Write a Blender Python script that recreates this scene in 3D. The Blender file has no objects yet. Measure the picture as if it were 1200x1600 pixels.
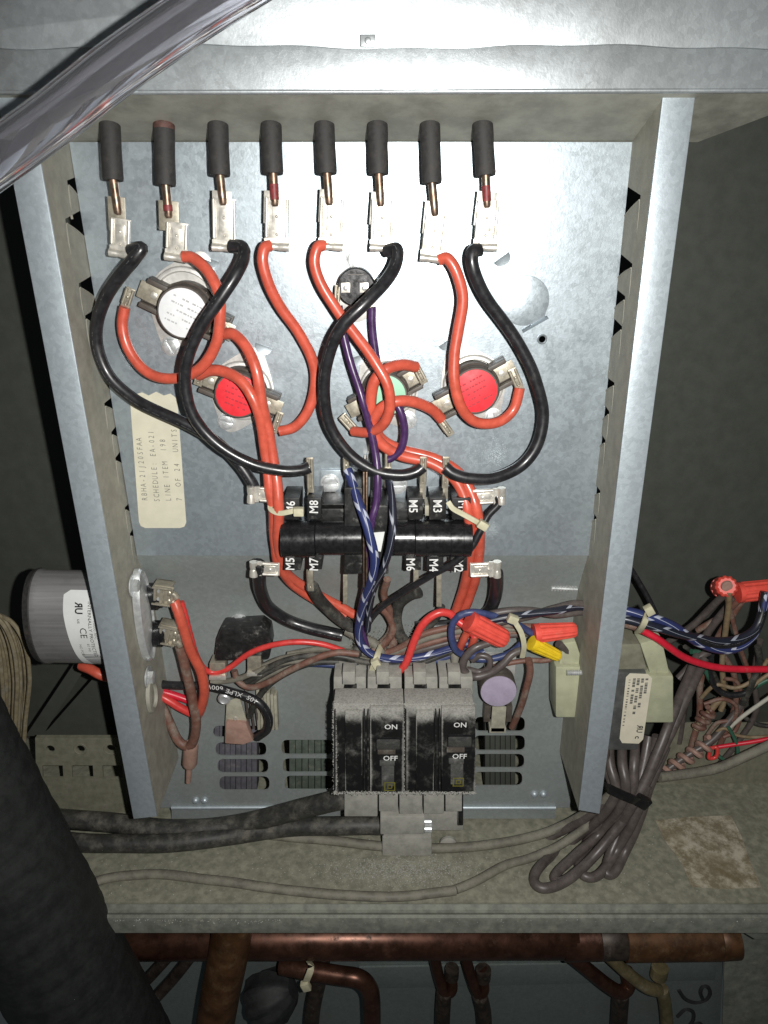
import bpy, bmesh, math, random
from mathutils import Vector, Matrix
R = math.radians
random.seed(7)
SC = bpy.context.scene
COL = SC.collection
# ------------------------------------------------------------------ camera, world, flash, exposure
FPX, CX, CY = 1155.0, 600.0, 800.0
PITCH = R(22.5)
D = 0.427                                   # metres from the lens to the upper panel
CAM = Vector((0, -D, 0))
cam = bpy.data.cameras.new('camera')
cam.sensor_fit = 'VERTICAL'; cam.sensor_height = 24; cam.lens = 24 * FPX / 1600
cam.clip_start = 0.01; cam.clip_end = 20
co = bpy.data.objects.new('camera', cam); COL.objects.link(co)
co.location = CAM; co.rotation_euler = (R(90) - PITCH, 0, 0)
SC.camera = co
w = bpy.data.worlds.new('World'); SC.world = w; w.use_nodes = True
w.node_tree.nodes['Background'].inputs[0].default_value = (0.75, 0.85, 0.9, 1)
w.node_tree.nodes['Background'].inputs[1].default_value = 0.035
fl = bpy.data.lights.new('phone_flash', 'SPOT')
fl.energy = 11.5; fl.color = (1.0, 0.985, 0.95); fl.shadow_soft_size = 0.0035
fl.spot_size = R(132); fl.spot_blend = 1.0
fo = bpy.data.objects.new('phone_flash', fl); COL.objects.link(fo)
fo.location = CAM + Vector((0.032, 0.0, 0.004)); fo.rotation_euler = (R(90) - R(24), 0, 0)
SC.view_settings.view_transform = 'Standard'; SC.view_settings.look = 'None'
SC.view_settings.exposure = 0.0; SC.view_settings.gamma = 1.0
SC.cycles.max_bounces = 8; SC.cycles.transmission_bounces = 8

# ------------------------------------------------------------------ placing helpers (h = millimetres proud of the upper panel)
COSP, SINP = math.cos(PITCH), math.sin(PITCH)
def ray(px, py):
    u = (px - CX) / FPX; v = (CY - py) / FPX
    return Vector((u, COSP + SINP * v, -SINP + COSP * v))
def P(px, py, h=0.0):
    d = ray(px, py); t = (D - h * 0.001) / d.y
    return CAM + d * t
def S(px, py, h=0.0):
    d = ray(px, py); return (D - h * 0.001) / d.y / FPX
def hit(px, py, p0, n):
    d = ray(px, py); return CAM + d * ((p0 - CAM).dot(n) / d.dot(n))
FLOOR_Z = P(600, 1284, -20).z
def F(px, py, lift=0.0):
    return hit(px, py, Vector((0, 0, FLOOR_Z + lift * 0.001)), Vector((0, 0, 1)))
N = Vector((0, -1, 0))
class Fr:                                    # a flat frame facing out of the panel; u, v in photo pixels' worth of metres, w in mm
    def __init__(s, px, py, h=0.0, a=0.0, sc=None):
        a = R(a); s.o = P(px, py, h)
        q = P(px + 5 * math.cos(a), py + 5 * math.sin(a), h) - s.o
        s.u = q.normalized(); s.v = s.u.cross(N).normalized(); s.s = sc or S(px, py, h)
    def __call__(s, u, v, w=0.0):
        return s.o + s.u * (u * s.s) + s.v * (v * s.s) + N * (w * 0.001)

# ------------------------------------------------------------------ materials
MATS = {}
def principled(name):
    m = bpy.data.materials.new(name); m.use_nodes = True
    nt = m.node_tree; return m, nt, nt.nodes['Principled BSDF']
def mixrgb(nt, fac, a, b, typ='MIX'):
    n = nt.nodes.new('ShaderNodeMix'); n.data_type = 'RGBA'; n.blend_type = typ
    for sock, val in ((n.inputs[0], fac), (n.inputs[6], a), (n.inputs[7], b)):
        if isinstance(val, bpy.types.NodeSocket): nt.links.new(val, sock)
        elif isinstance(val, (int, float)): sock.default_value = val
        else: sock.default_value = (*val, 1)
    return n.outputs[2]
def noise(nt, scale, detail=4, rough=0.6, coord='Object', dist=0.0, stretch=None):
    tc = nt.nodes.new('ShaderNodeTexCoord'); n = nt.nodes.new('ShaderNodeTexNoise')
    src = tc.outputs[coord]
    if stretch:
        mp = nt.nodes.new('ShaderNodeMapping'); mp.inputs['Scale'].default_value = stretch
        nt.links.new(src, mp.inputs[0]); src = mp.outputs[0]
    nt.links.new(src, n.inputs['Vector'])
    n.inputs['Scale'].default_value = scale; n.inputs['Detail'].default_value = detail
    n.inputs['Roughness'].default_value = rough; n.inputs['Distortion'].default_value = dist
    return n.outputs['Fac']
def ramp(nt, src, lo, hi, a=0.0, b=1.0):
    n = nt.nodes.new('ShaderNodeMapRange'); n.interpolation_type = 'SMOOTHSTEP'
    nt.links.new(src, n.inputs[0])
    for i, x in enumerate((lo, hi, a, b)): n.inputs[i + 1].default_value = x
    return n.outputs[0]
def bump(nt, bs, src, strength=0.3, dist=0.0004):
    b = nt.nodes.new('ShaderNodeBump'); b.inputs['Strength'].default_value = strength; b.inputs['Distance'].default_value = dist
    nt.links.new(src, b.inputs['Height']); nt.links.new(b.outputs[0], bs.inputs['Normal'])
DUST = (0.27, 0.255, 0.21)
def plain(name, col, rough=0.5, metal=0.0, dust=0.0, vary=0.12, scale=350, spec=0.5, coat=0.0, bmp=0.1, dustcol=DUST, dscale=90):
    if name in MATS: return MATS[name]
    m, nt, bs = principled(name)
    n1 = noise(nt, scale, 5, 0.65)
    lo = tuple(c * (1 - vary) for c in col); hi = tuple(min(1, c * (1 + vary)) for c in col)
    c = mixrgb(nt, ramp(nt, n1, 0.3, 0.7), lo, hi)
    rr = ramp(nt, n1, 0.25, 0.75, max(0.03, rough - 0.08), min(1, rough + 0.08))
    if dust > 0:
        n2 = noise(nt, dscale, 6, 0.7); n3 = noise(nt, 1400, 2, 0.6)
        f = nt.nodes.new('ShaderNodeMath'); f.operation = 'MULTIPLY'; f.use_clamp = True
        nt.links.new(ramp(nt, n2, 0.62 - 0.45 * dust, 0.95 - 0.35 * dust), f.inputs[0])
        nt.links.new(ramp(nt, n3, 0.25, 0.6, 0.45, 1.0), f.inputs[1])
        c = mixrgb(nt, f.outputs[0], c, dustcol)
        r2 = nt.nodes.new('ShaderNodeMix'); nt.links.new(f.outputs[0], r2.inputs[0]); nt.links.new(rr, r2.inputs[2]); r2.inputs[3].default_value = 0.9
        rr = r2.outputs[0]
        mm = nt.nodes.new('ShaderNodeMath'); mm.operation = 'MULTIPLY_ADD'; nt.links.new(f.outputs[0], mm.inputs[0])
        mm.inputs[1].default_value = -metal; mm.inputs[2].default_value = metal
        nt.links.new(mm.outputs[0], bs.inputs['Metallic'])
    else: bs.inputs['Metallic'].default_value = metal
    nt.links.new(c, bs.inputs['Base Color']); nt.links.new(rr, bs.inputs['Roughness'])
    bs.inputs['Specular IOR Level'].default_value = spec
    bs.inputs['Coat Weight'].default_value = coat; bs.inputs['Coat Roughness'].default_value = 0.15
    if bmp: bump(nt, bs, n1, bmp, 0.0003)
    MATS[name] = m; return m
def galv(name, col, rough=0.42, metal=0.6, grime=0.25, spangle=420, grimecol=(0.2, 0.185, 0.14), speck=0.5, mott=0.45, mscale=55):
    m, nt, bs = principled(name)
    tc = nt.nodes.new('ShaderNodeTexCoord')
    vo = nt.nodes.new('ShaderNodeTexVoronoi'); vo.inputs['Scale'].default_value = spangle; vo.inputs['Randomness'].default_value = 1
    nt.links.new(tc.outputs['Object'], vo.inputs['Vector'])
    bw = nt.nodes.new('ShaderNodeRGBToBW'); nt.links.new(vo.outputs['Color'], bw.inputs[0])
    n1 = noise(nt, mscale, 7, 0.68, dist=0.6); n2 = noise(nt, 700, 3, 0.6); n3 = noise(nt, 14, 5, 0.6)
    c = mixrgb(nt, ramp(nt, bw.outputs[0], 0.2, 0.8), tuple(x * 0.95 for x in col), tuple(min(1, x * 1.04) for x in col))
    c = mixrgb(nt, ramp(nt, n2, 0.55, 0.75, 0, speck), c, tuple(min(1, x * 1.35) for x in col))
    c = mixrgb(nt, ramp(nt, n1, 0.35, 0.75, 0, mott), c, tuple(x * 0.72 for x in col))
    c = mixrgb(nt, ramp(nt, n3, 0.45, 0.8, 0, grime), c, grimecol)
    n4 = noise(nt, 130, 8, 0.8)
    c = mixrgb(nt, ramp(nt, n4, 0.66, 0.74, 0, grime), c, (0.06, 0.05, 0.035))
    nt.links.new(c, bs.inputs['Base Color'])
    bs.inputs['Metallic'].default_value = metal
    a = nt.nodes.new('ShaderNodeMath'); a.operation = 'ADD'
    nt.links.new(ramp(nt, bw.outputs[0], 0.1, 0.9, rough - 0.02, rough + 0.02), a.inputs[0]); nt.links.new(ramp(nt, n1, 0.3, 0.8, -0.03, 0.1), a.inputs[1])
    nt.links.new(a.outputs[0], bs.inputs['Roughness'])
    h = nt.nodes.new('ShaderNodeMath'); h.operation = 'ADD'; nt.links.new(n2, h.inputs[0]); nt.links.new(n1, h.inputs[1])
    bump(nt, bs, h.outputs[0], 0.12, 0.0004)
    MATS[name] = m; return m
def striped(name, base, stripe, pitch, width):
    m, nt, bs = principled(name)
    uv = nt.nodes.new('ShaderNodeUVMap'); sx = nt.nodes.new('ShaderNodeSeparateXYZ'); nt.links.new(uv.outputs[0], sx.inputs[0])
    a = nt.nodes.new('ShaderNodeMath'); a.operation = 'MULTIPLY_ADD'; nt.links.new(sx.outputs[0], a.inputs[0]); a.inputs[1].default_value = 1 / pitch; nt.links.new(sx.outputs[1], a.inputs[2])
    f = nt.nodes.new('ShaderNodeMath'); f.operation = 'FRACT'; nt.links.new(a.outputs[0], f.inputs[0])
    g = nt.nodes.new('ShaderNodeMath'); g.operation = 'LESS_THAN'; nt.links.new(f.outputs[0], g.inputs[0]); g.inputs[1].default_value = width
    nz = noise(nt, 300, 4)
    c = mixrgb(nt, g.outputs[0], base, stripe); c = mixrgb(nt, ramp(nt, nz, 0.5, 0.8, 0, 0.35), c, tuple(x * 0.6 for x in base))
    nt.links.new(c, bs.inputs['Base Color']); bs.inputs['Roughness'].default_value = 0.38
    MATS[name] = m; return m

M_PANEL = galv('galvanized_panel', (0.40, 0.455, 0.49), 0.37, 0.66, 0.10, mott=0.28)
M_FLANGE = galv('galvanized_flange', (0.47, 0.53, 0.57), 0.44, 0.55, 0.12)
M_LOWER = galv('dusty_lower_panel', (0.30, 0.33, 0.325), 0.5, 0.35, 0.4, mott=0.3)
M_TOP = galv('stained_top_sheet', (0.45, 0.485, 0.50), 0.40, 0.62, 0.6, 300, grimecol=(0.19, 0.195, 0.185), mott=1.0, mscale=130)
M_WALL = plain('dusty_wall_sheet', (0.31, 0.30, 0.25), 0.7, 0.15, 0.35, 0.15, 120)
M_CEIL = plain('ceiling_sheet', (0.32, 0.32, 0.275), 0.6, 0.3, 0.2, 0.2, 60)
M_FLOOR = plain('dusty_floor_paint', (0.235, 0.232, 0.175), 0.75, 0.05, 0.5, 0.28, 160, bmp=0.4, dustcol=(0.19, 0.18, 0.14))
M_LIP = plain('floor_lip_steel', (0.20, 0.21, 0.178), 0.55, 0.3, 0.35, 0.2, 120)
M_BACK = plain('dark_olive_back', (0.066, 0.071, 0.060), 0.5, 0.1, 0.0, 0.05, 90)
M_BRACKET = plain('bracket_paint', (0.19, 0.185, 0.135), 0.7, 0.1, 0.3, 0.15, 150)
M_RUBBER = plain('black_rubber_sleeve', (0.028, 0.027, 0.026), 0.7, 0, 0.3, 0.3, 500, dustcol=(0.09, 0.07, 0.06))
M_BLACKP = plain('black_plastic', (0.012, 0.012, 0.013), 0.24, 0, 0.0, 0.3, 300)
M_BLACKD = plain('dusty_black_plastic', (0.016, 0.016, 0.016), 0.4, 0, 0.22, 0.3, 300, dscale=160, dustcol=(0.3, 0.29, 0.26))
M_HANDLE = plain('worn_black_handle', (0.075, 0.075, 0.072), 0.28, 0, 0.3, 0.2, 300, dustcol=(0.24, 0.23, 0.21), dscale=200)
M_BROWNB = plain('brown_bakelite', (0.075, 0.062, 0.052), 0.5, 0, 0.2, 0.15, 250)
M_BLKW = plain('black_wire', (0.016, 0.016, 0.018), 0.36, 0, 0.12, 0.3, 220, dustcol=(0.11, 0.10, 0.085), coat=0.2)
def add_print(m, col):
    nt = m.node_tree; bs = nt.nodes['Principled BSDF']; old = bs.inputs['Base Color'].links[0].from_socket
    uv = nt.nodes.new('ShaderNodeUVMap'); sx = nt.nodes.new('ShaderNodeSeparateXYZ'); nt.links.new(uv.outputs[0], sx.inputs[0])
    def math(op, a, b=None):
        n = nt.nodes.new('ShaderNodeMath'); n.operation = op
        for i, x in enumerate((a, b)):
            if x is None: continue
            if isinstance(x, bpy.types.NodeSocket): nt.links.new(x, n.inputs[i])
            else: n.inputs[i].default_value = x
        return n.outputs[0]
    band = math('LESS_THAN', math('ABSOLUTE', math('SUBTRACT', sx.outputs[1], 0.93)), 0.035)
    def n1d(scale):
        c = nt.nodes.new('ShaderNodeCombineXYZ'); nt.links.new(math('MULTIPLY', sx.outputs[0], scale), c.inputs[0]); nt.links.new(math('MULTIPLY', sx.outputs[1], 14.0), c.inputs[1])
        n = nt.nodes.new('ShaderNodeTexNoise'); n.inputs['Scale'].default_value = 1; n.inputs['Detail'].default_value = 1; nt.links.new(c.outputs[0], n.inputs['Vector']); return n.outputs['Fac']
    f = math('MULTIPLY', math('MULTIPLY', band, math('GREATER_THAN', n1d(1100), 0.53)), math('GREATER_THAN', n1d(38), 0.47))
    nt.links.new(mixrgb(nt, math('MULTIPLY', f, 0.8), old, col), bs.inputs['Base Color'])
add_print(M_BLKW, (0.26, 0.26, 0.25))
M_BLKWD = plain('dusty_black_wire', (0.03, 0.03, 0.028), 0.5, 0, 0.45, 0.3, 220, dustcol=(0.16, 0.15, 0.12))
M_REDW = plain('orange_red_wire', (0.54, 0.092, 0.055), 0.36, 0, 0.12, 0.14, 160, coat=0.2, dustcol=(0.26, 0.07, 0.045), dscale=60)
M_REDW2 = plain('bright_red_wire', (0.62, 0.05, 0.045), 0.35, 0, 0.06, 0.12, 200)
M_CRIM = plain('crimson_wire', (0.6, 0.018, 0.04), 0.35, 0, 0.04, 0.1, 200)
M_BRNW = plain('dusty_brown_wire', (0.16, 0.075, 0.055), 0.55, 0, 0.4, 0.2, 200)
M_PURW = plain('purple_wire', (0.055, 0.022, 0.085), 0.34, 0, 0.05, 0.2, 200)
add_print(M_PURW, (0.3, 0.25, 0.33))
M_BLUW = plain('slate_blue_wire', (0.04, 0.055, 0.14), 0.4, 0, 0.15, 0.2, 200)
M_GRYW = plain('grey_brown_cable', (0.085, 0.07, 0.065), 0.42, 0, 0.15, 0.2, 160, dustcol=(0.17, 0.15, 0.125))
M_GRYD = plain('dusty_grey_cable', (0.14, 0.13, 0.105), 0.6, 0, 0.6, 0.2, 160, dustcol=(0.24, 0.225, 0.18))
M_TANW = plain('tan_wire', (0.22, 0.16, 0.09), 0.55, 0, 0.3, 0.2, 200)
M_GRNW = plain('green_wire', (0.03, 0.11, 0.07), 0.45, 0, 0.2, 0.2, 200)
M_WHTW = plain('white_wire', (0.5, 0.48, 0.42), 0.45, 0, 0.2, 0.1, 200)
M_STRB = striped('blue_white_striped_wire', (0.026, 0.036, 0.12), (0.45, 0.48, 0.58), 0.024, 0.17)
M_STRK = striped('dark_striped_wire', (0.016, 0.018, 0.03), (0.34, 0.36, 0.42), 0.030, 0.12)
M_TIN = plain('tinned_brass', (0.72, 0.69, 0.62), 0.36, 0.6, 0.04, 0.10, 300)
M_TIND = plain('dull_tinned_terminal', (0.40, 0.365, 0.29), 0.42, 0.55, 0.15, 0.15, 300)
M_PIN = plain('brown_steel_pin', (0.27, 0.19, 0.14), 0.38, 0.85, 0.1, 0.3, 400)
M_RUST = plain('rusty_brown', (0.085, 0.04, 0.032), 0.7, 0, 0.2, 0.3, 400)
M_DRED = plain('dull_red_paint', (0.20, 0.03, 0.03), 0.5, 0, 0.25, 0.3, 500, dustcol=(0.2, 0.12, 0.08))
M_ZINC = plain('zinc_screw', (0.62, 0.64, 0.64), 0.36, 0.6, 0.05, 0.1, 300)
M_ALU = plain('aluminium_plate', (0.62, 0.61, 0.58), 0.45, 0.5, 0.08, 0.08, 200)
M_CREAM = plain('cream_nylon', (0.38, 0.39, 0.265), 0.45, 0, 0.25, 0.1, 80)
M_TIE = plain('natural_nylon_tie', (0.50, 0.47, 0.33), 0.4, 0, 0.1, 0.1, 200)
M_TIEB = plain('black_nylon_tie', (0.01, 0.01, 0.01), 0.3, 0, 0.05, 0.2, 200)
M_NUTR = plain('red_wire_nut', (0.72, 0.085, 0.06), 0.42, 0, 0.04, 0.1, 200)
M_NUTY = plain('yellow_wire_nut', (0.75, 0.52, 0.02), 0.42, 0, 0.05, 0.1, 200)
def breaker_material():
    m, nt, bs = principled('dust_filmed_breaker')
    tc = nt.nodes.new('ShaderNodeTexCoord'); sx = nt.nodes.new('ShaderNodeSeparateXYZ'); nt.links.new(tc.outputs['Generated'], sx.inputs[0])
    def math(op, a, b=0.0, c=0.0):
        n = nt.nodes.new('ShaderNodeMath'); n.operation = op
        for i, x in enumerate((a, b, c)):
            if isinstance(x, bpy.types.NodeSocket): nt.links.new(x, n.inputs[i])
            else: n.inputs[i].default_value = x
        return n.outputs[0]
    ex = math('ABSOLUTE', math('SUBTRACT', sx.outputs[0], 0.5)); top = ramp(nt, sx.outputs[2], 0.78, 1.0)
    edge = math('MAXIMUM', ramp(nt, ex, 0.40, 0.5), top)
    n1 = noise(nt, 160, 7, 0.75, dist=0.4); n2 = noise(nt, 900, 3, 0.7); n3 = noise(nt, 60, 4, 0.6)
    f = math('ADD', math('MULTIPLY', edge, 0.55), math('MULTIPLY_ADD', n1, 0.75, math('MULTIPLY_ADD', n3, 0.7, -0.58)))
    f = math('MULTIPLY', ramp(nt, f, 0.12, 0.75, 0.0, 0.95), ramp(nt, n2, 0.25, 0.6, 0.55, 1.0))
    nt.links.new(mixrgb(nt, f, (0.010, 0.010, 0.010), (0.33, 0.325, 0.295)), bs.inputs['Base Color'])
    nt.links.new(ramp(nt, f, 0.0, 0.5, 0.28, 0.9), bs.inputs['Roughness']); bump(nt, bs, f, 0.3, 0.0006)
    return m
M_BRK = breaker_material()
M_FW = plain('white_face', (0.74, 0.75, 0.76), 0.55, 0, 0.05, 0.04, 200, bmp=0)
M_FR = plain('red_face', (0.72, 0.028, 0.04), 0.5, 0, 0.03, 0.06, 200, bmp=0)
M_FG = plain('mint_face', (0.30, 0.58, 0.40), 0.5, 0, 0.03, 0.06, 200, bmp=0)
M_FP = plain('lavender_face', (0.37, 0.32, 0.42), 0.55, 0, 0.12, 0.08, 200, bmp=0)
M_INK = plain('black_ink', (0.02, 0.02, 0.022), 0.6, 0, 0, 0.2, 200, bmp=0)
M_INKG = plain('grey_dot_matrix_ink', (0.13, 0.125, 0.115), 0.7, 0, 0, 0.3, 900, bmp=0)
M_INKR = plain('faint_face_print', (0.38, 0.02, 0.03), 0.6, 0, 0, 0.1, 200, bmp=0)
M_INKL = plain('faint_grey_print', (0.42, 0.42, 0.42), 0.6, 0, 0, 0.1, 200, bmp=0)
M_WINK = plain('white_print', (0.7, 0.7, 0.68), 0.5, 0, 0, 0.08, 300, bmp=0)
M_YINK = plain('yellow_print', (0.15, 0.14, 0.02), 0.5, 0, 0.1, 0.1, 300, bmp=0)
M_PAPER = plain('yellowed_label_paper', (0.60, 0.575, 0.45), 0.6, 0, 0.12, 0.06, 60, bmp=0.05, dustcol=(0.36, 0.31, 0.2), dscale=45)
M_WLAB = plain('white_label', (0.68, 0.69, 0.68), 0.5, 0, 0.03, 0.04, 90, bmp=0)
M_TLAB = plain('cream_label', (0.62, 0.58, 0.46), 0.5, 0, 0.05, 0.05, 90, bmp=0)
M_LUG = plain('dusty_grey_lug', (0.32, 0.315, 0.28), 0.7, 0.2, 0.5, 0.15, 160, dustcol=(0.36, 0.35, 0.31))
M_DUST = plain('pale_dust', (0.34, 0.335, 0.305), 0.95, 0, 0, 0.25, 900, bmp=0.3)
M_DUSTB = plain('brown_dust', (0.25, 0.235, 0.19), 0.95, 0, 0, 0.25, 900, bmp=0.3)
M_COPPER = plain('tarnished_copper', (0.085, 0.038, 0.025), 0.34, 0.7, 0.2, 0.35, 70, dustcol=(0.06, 0.035, 0.022))
M_COPPERO = plain('orange_copper', (0.10, 0.046, 0.019), 0.5, 0.5, 0.35, 0.4, 60, dustcol=(0.12, 0.085, 0.045))
M_COPPERD = plain('blackened_copper', (0.05, 0.038, 0.03), 0.5, 0.5, 0.2, 0.4, 120)
M_VERD = plain('greenish_copper', (0.17, 0.14, 0.07), 0.55, 0.4, 0.3, 0.3, 80)
M_FOAM = plain('black_foam_insulation', (0.013, 0.015, 0.014), 0.66, 0, 0.15, 0.3, 120, bmp=0.4, dustcol=(0.024, 0.027, 0.022))
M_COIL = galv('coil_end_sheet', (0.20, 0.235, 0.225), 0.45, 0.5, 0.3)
M_CORE = plain('laminated_core', (0.11, 0.115, 0.11), 0.5, 0.35, 0.25, 0.2, 120)
M_BRAID = plain('dusty_tan_strand', (0.20, 0.165, 0.10), 0.7, 0, 0.4, 0.25, 200)
M_VANE = plain('vane_grey', (0.13, 0.125, 0.145), 0.6, 0.2, 0.25, 0.2, 150)
M_VANEG = plain('vane_green', (0.10, 0.125, 0.10), 0.6, 0.2, 0.25, 0.2, 150)
M_MICA = plain('mica_sheet', (0.40, 0.38, 0.30), 0.5, 0.2, 0.3, 0.15, 150)
M_PINK = plain('pinkish_insulator', (0.33, 0.20, 0.16), 0.6, 0, 0.2, 0.15, 150)
M_CAN = None
def can_material():
    m, nt, bs = principled('brushed_can_aluminium')
    n1 = noise(nt, 60, 5, 0.7, stretch=(0.15, 6, 6)); n2 = noise(nt, 40, 5, 0.6)
    c = mixrgb(nt, ramp(nt, n1, 0.3, 0.7), (0.30, 0.295, 0.295), (0.40, 0.395, 0.395)); c = mixrgb(nt, ramp(nt, n2, 0.5, 0.8, 0, 0.5), c, (0.12, 0.115, 0.11))
    nt.links.new(c, bs.inputs['Base Color']); bs.inputs['Metallic'].default_value = 0.6; bs.inputs['Roughness'].default_value = 0.34
    return m
M_CAN = can_material()
def vinyl_material():
    m, nt, bs = principled('clear_vinyl')
    bs.inputs['Base Color'].default_value = (0.74, 0.735, 0.78, 1); bs.inputs['Roughness'].default_value = 0.045
    bs.inputs['Transmission Weight'].default_value = 0.955; bs.inputs['IOR'].default_value = 1.5
    return m
M_VINYL = vinyl_material()
def peel_material():
    m, nt, bs = principled('peeled_label_residue')
    n1 = noise(nt, 70, 8, 0.75); n2 = noise(nt, 25, 4, 0.6)
    c = mixrgb(nt, ramp(nt, n1, 0.4, 0.62), (0.20, 0.17, 0.11), (0.50, 0.46, 0.36)); c = mixrgb(nt, ramp(nt, n2, 0.5, 0.65, 0, 0.75), c, (0.17, 0.13, 0.07))
    nt.links.new(c, bs.inputs['Base Color']); bs.inputs['Roughness'].default_value = 0.85; bump(nt, bs, n1, 0.4, 0.0005)
    return m
M_PEEL = peel_material()

# ------------------------------------------------------------------ mesh building
class MB:
    def __init__(s): s.v, s.f, s.uv = [], [], {}
    def prism(s, front, back):               # two matching loops
        n = len(front); b = len(s.v); s.v += list(front) + list(back)
        s.f.append(tuple(b + i for i in range(n))); s.f.append(tuple(b + n + i for i in reversed(range(n))))
        for i in range(n):
            j = (i + 1) % n; s.f.append((b + i, b + n + i, b + n + j, b + j))
        return s
    def pp(s, poly, h1, h0):                 # outline at its real height, pushed straight back to height h0
        fr = [P(x, y, h1) for x, y in poly]; dv = Vector((0, (h1 - h0) * 0.001, 0))
        return s.prism(fr, [p + dv for p in fr])
    def rect(s, x0, y0, x1, y1, h1, h0): return s.pp([(x0, y0), (x1, y0), (x1, y1), (x0, y1)], h1, h0)
    def box(s, fr, u0, u1, v0, v1, w0, w1):
        q = [(u0, v0), (u1, v0), (u1, v1), (u0, v1)]
        return s.prism([fr(a, b, w1) for a, b in q], [fr(a, b, w0) for a, b in q])
    def cyl(s, fr, u, v, r, w0, w1, n=28, r1=None, ry=None):
        r1 = r if r1 is None else r1; k = (ry or r) / r
        a = [(math.cos(2 * math.pi * i / n), math.sin(2 * math.pi * i / n)) for i in range(n)]
        return s.prism([fr(u + r1 * c, v + r1 * k * d, w1) for c, d in a], [fr(u + r * c, v + r * k * d, w0) for c, d in a])
    def lathe(s, o, axis, prof, n=24, flute=0.0, nf=12, squash=1.0, up=None):      # prof: (distance along axis, radius) in metres
        axis = axis.normalized(); a = (up or Vector((0.13, 0.2, 0.97))); a = (a - axis * a.dot(axis)).normalized(); c = axis.cross(a)
        b = len(s.v)
        for t, r in prof:
            for i in range(n):
                th = 2 * math.pi * i / n; rr = r * (1 + flute * (1 if (i * nf * 2 // n) % 2 else -1))
                s.v.append(o + axis * t + a * (rr * math.cos(th)) + c * (rr * squash * math.sin(th)))
        for k in range(len(prof) - 1):
            for i in range(n):
                j = (i + 1) % n; s.f.append((b + k * n + i, b + k * n + j, b + (k + 1) * n + j, b + (k + 1) * n + i))
        s.f.append(tuple(b + i for i in reversed(range(n)))); e = b + (len(prof) - 1) * n; s.f.append(tuple(e + i for i in range(n)))
        return s
    def tube(s, pts, r, n=10, caps=True, ra=None):
        m = len(pts); b = len(s.v); L = 0
        t = (pts[1] - pts[0]).normalized(); a = Vector((0, -1, 0.01)); a = (a - t * a.dot(t))
        if a.length < 1e-3: a = Vector((1, 0, 0)) - t * t.x
        a.normalize()
        for k in range(m):
            t = (pts[min(k + 1, m - 1)] - pts[max(k - 1, 0)]).normalized(); a = (a - t * a.dot(t)).normalized(); c = t.cross(a)
            if k: L += (pts[k] - pts[k - 1]).length
            rr = ra[k] if ra else r
            for i in range(n):
                th = 2 * math.pi * i / n; s.v.append(pts[k] + a * (rr * math.cos(th)) + c * (rr * math.sin(th)))
                s.uv[b + k * n + i] = (L, i / n)
        for k in range(m - 1):
            for i in range(n):
                j = (i + 1) % n; s.f.append((b + k * n + i, b + k * n + j, b + (k + 1) * n + j, b + (k + 1) * n + i))
        if caps:
            s.f.append(tuple(b + i for i in reversed(range(n)))); e = b + (m - 1) * n; s.f.append(tuple(e + i for i in range(n)))
        return s
    def build(s, name, mat, parent=None, bevel=0.0, smooth=True, loc=None, fixn=True):
        me = bpy.data.meshes.new(name); ob = bpy.data.objects.new(name, me); COL.objects.link(ob)
        pl = Vector((0, 0, 0))
        if parent is not None:
            ob.parent = parent; q = parent
            while q: pl += q.location; q = q.parent
        else:
            if loc is None:
                loc = sum(s.v, Vector()) / len(s.v)
            ob.location = loc; pl = Vector(loc)
        vs = [v - pl for v in s.v]
        me.from_pydata(vs, [], s.f); me.update()
        if s.uv:
            ul = me.uv_layers.new(name='UVMap'); n = len(me.loops); idx = [0] * n; me.loops.foreach_get('vertex_index', idx)
            ul.data.foreach_set('uv', [x for i in idx for x in s.uv.get(i, (0, 0))])
        if bevel or fixn:
            bm = bmesh.new(); bm.from_mesh(me); bmesh.ops.recalc_face_normals(bm, faces=bm.faces)
            if bevel:
                ed = [e for e in bm.edges if len(e.link_faces) == 2 and e.calc_face_angle(0) > R(40)]
                bmesh.ops.bevel(bm, geom=ed, offset=bevel, segments=2, profile=0.6, affect='EDGES', clamp_overlap=True)
            bm.to_mesh(me); bm.free()
        if smooth:
            me.polygons.foreach_set('use_smooth', [True] * len(me.polygons)); me.set_sharp_from_angle(angle=R(24 if bevel else 38))
        me.materials.append(mat); me.update(); return ob
def tag(o, label=None, cat=None, group=None, kind=None):
    for k, x in (('label', label), ('category', cat), ('group', group), ('kind', kind)):
        if x: o[k] = x
    return o
def empty(name, loc, label, cat, group=None):
    o = bpy.data.objects.new(name, None); COL.objects.link(o); o.location = loc; o.empty_display_size = 0.01
    return tag(o, label, cat, group)
def smoothpath(pts, sub=7):
    q = [pts[0] * 2 - pts[1]] + list(pts) + [pts[-1] * 2 - pts[-2]]; out = []
    for i in range(1, len(q) - 2):
        a, b, c, d = q[i - 1:i + 3]
        for k in range(sub):
            t = k / sub
            out.append(0.5 * ((2 * b) + (c - a) * t + (2 * a - 5 * b + 4 * c - d) * t * t + (3 * b - a - 3 * c + d) * t ** 3))
    out.append(pts[-1]); return out
def path(pts):
    o = []
    for p in pts:
        if len(p) == 4: o.append(F(p[0], p[1], p[3]))
        else: o.append(P(*p))
    return o
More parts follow.
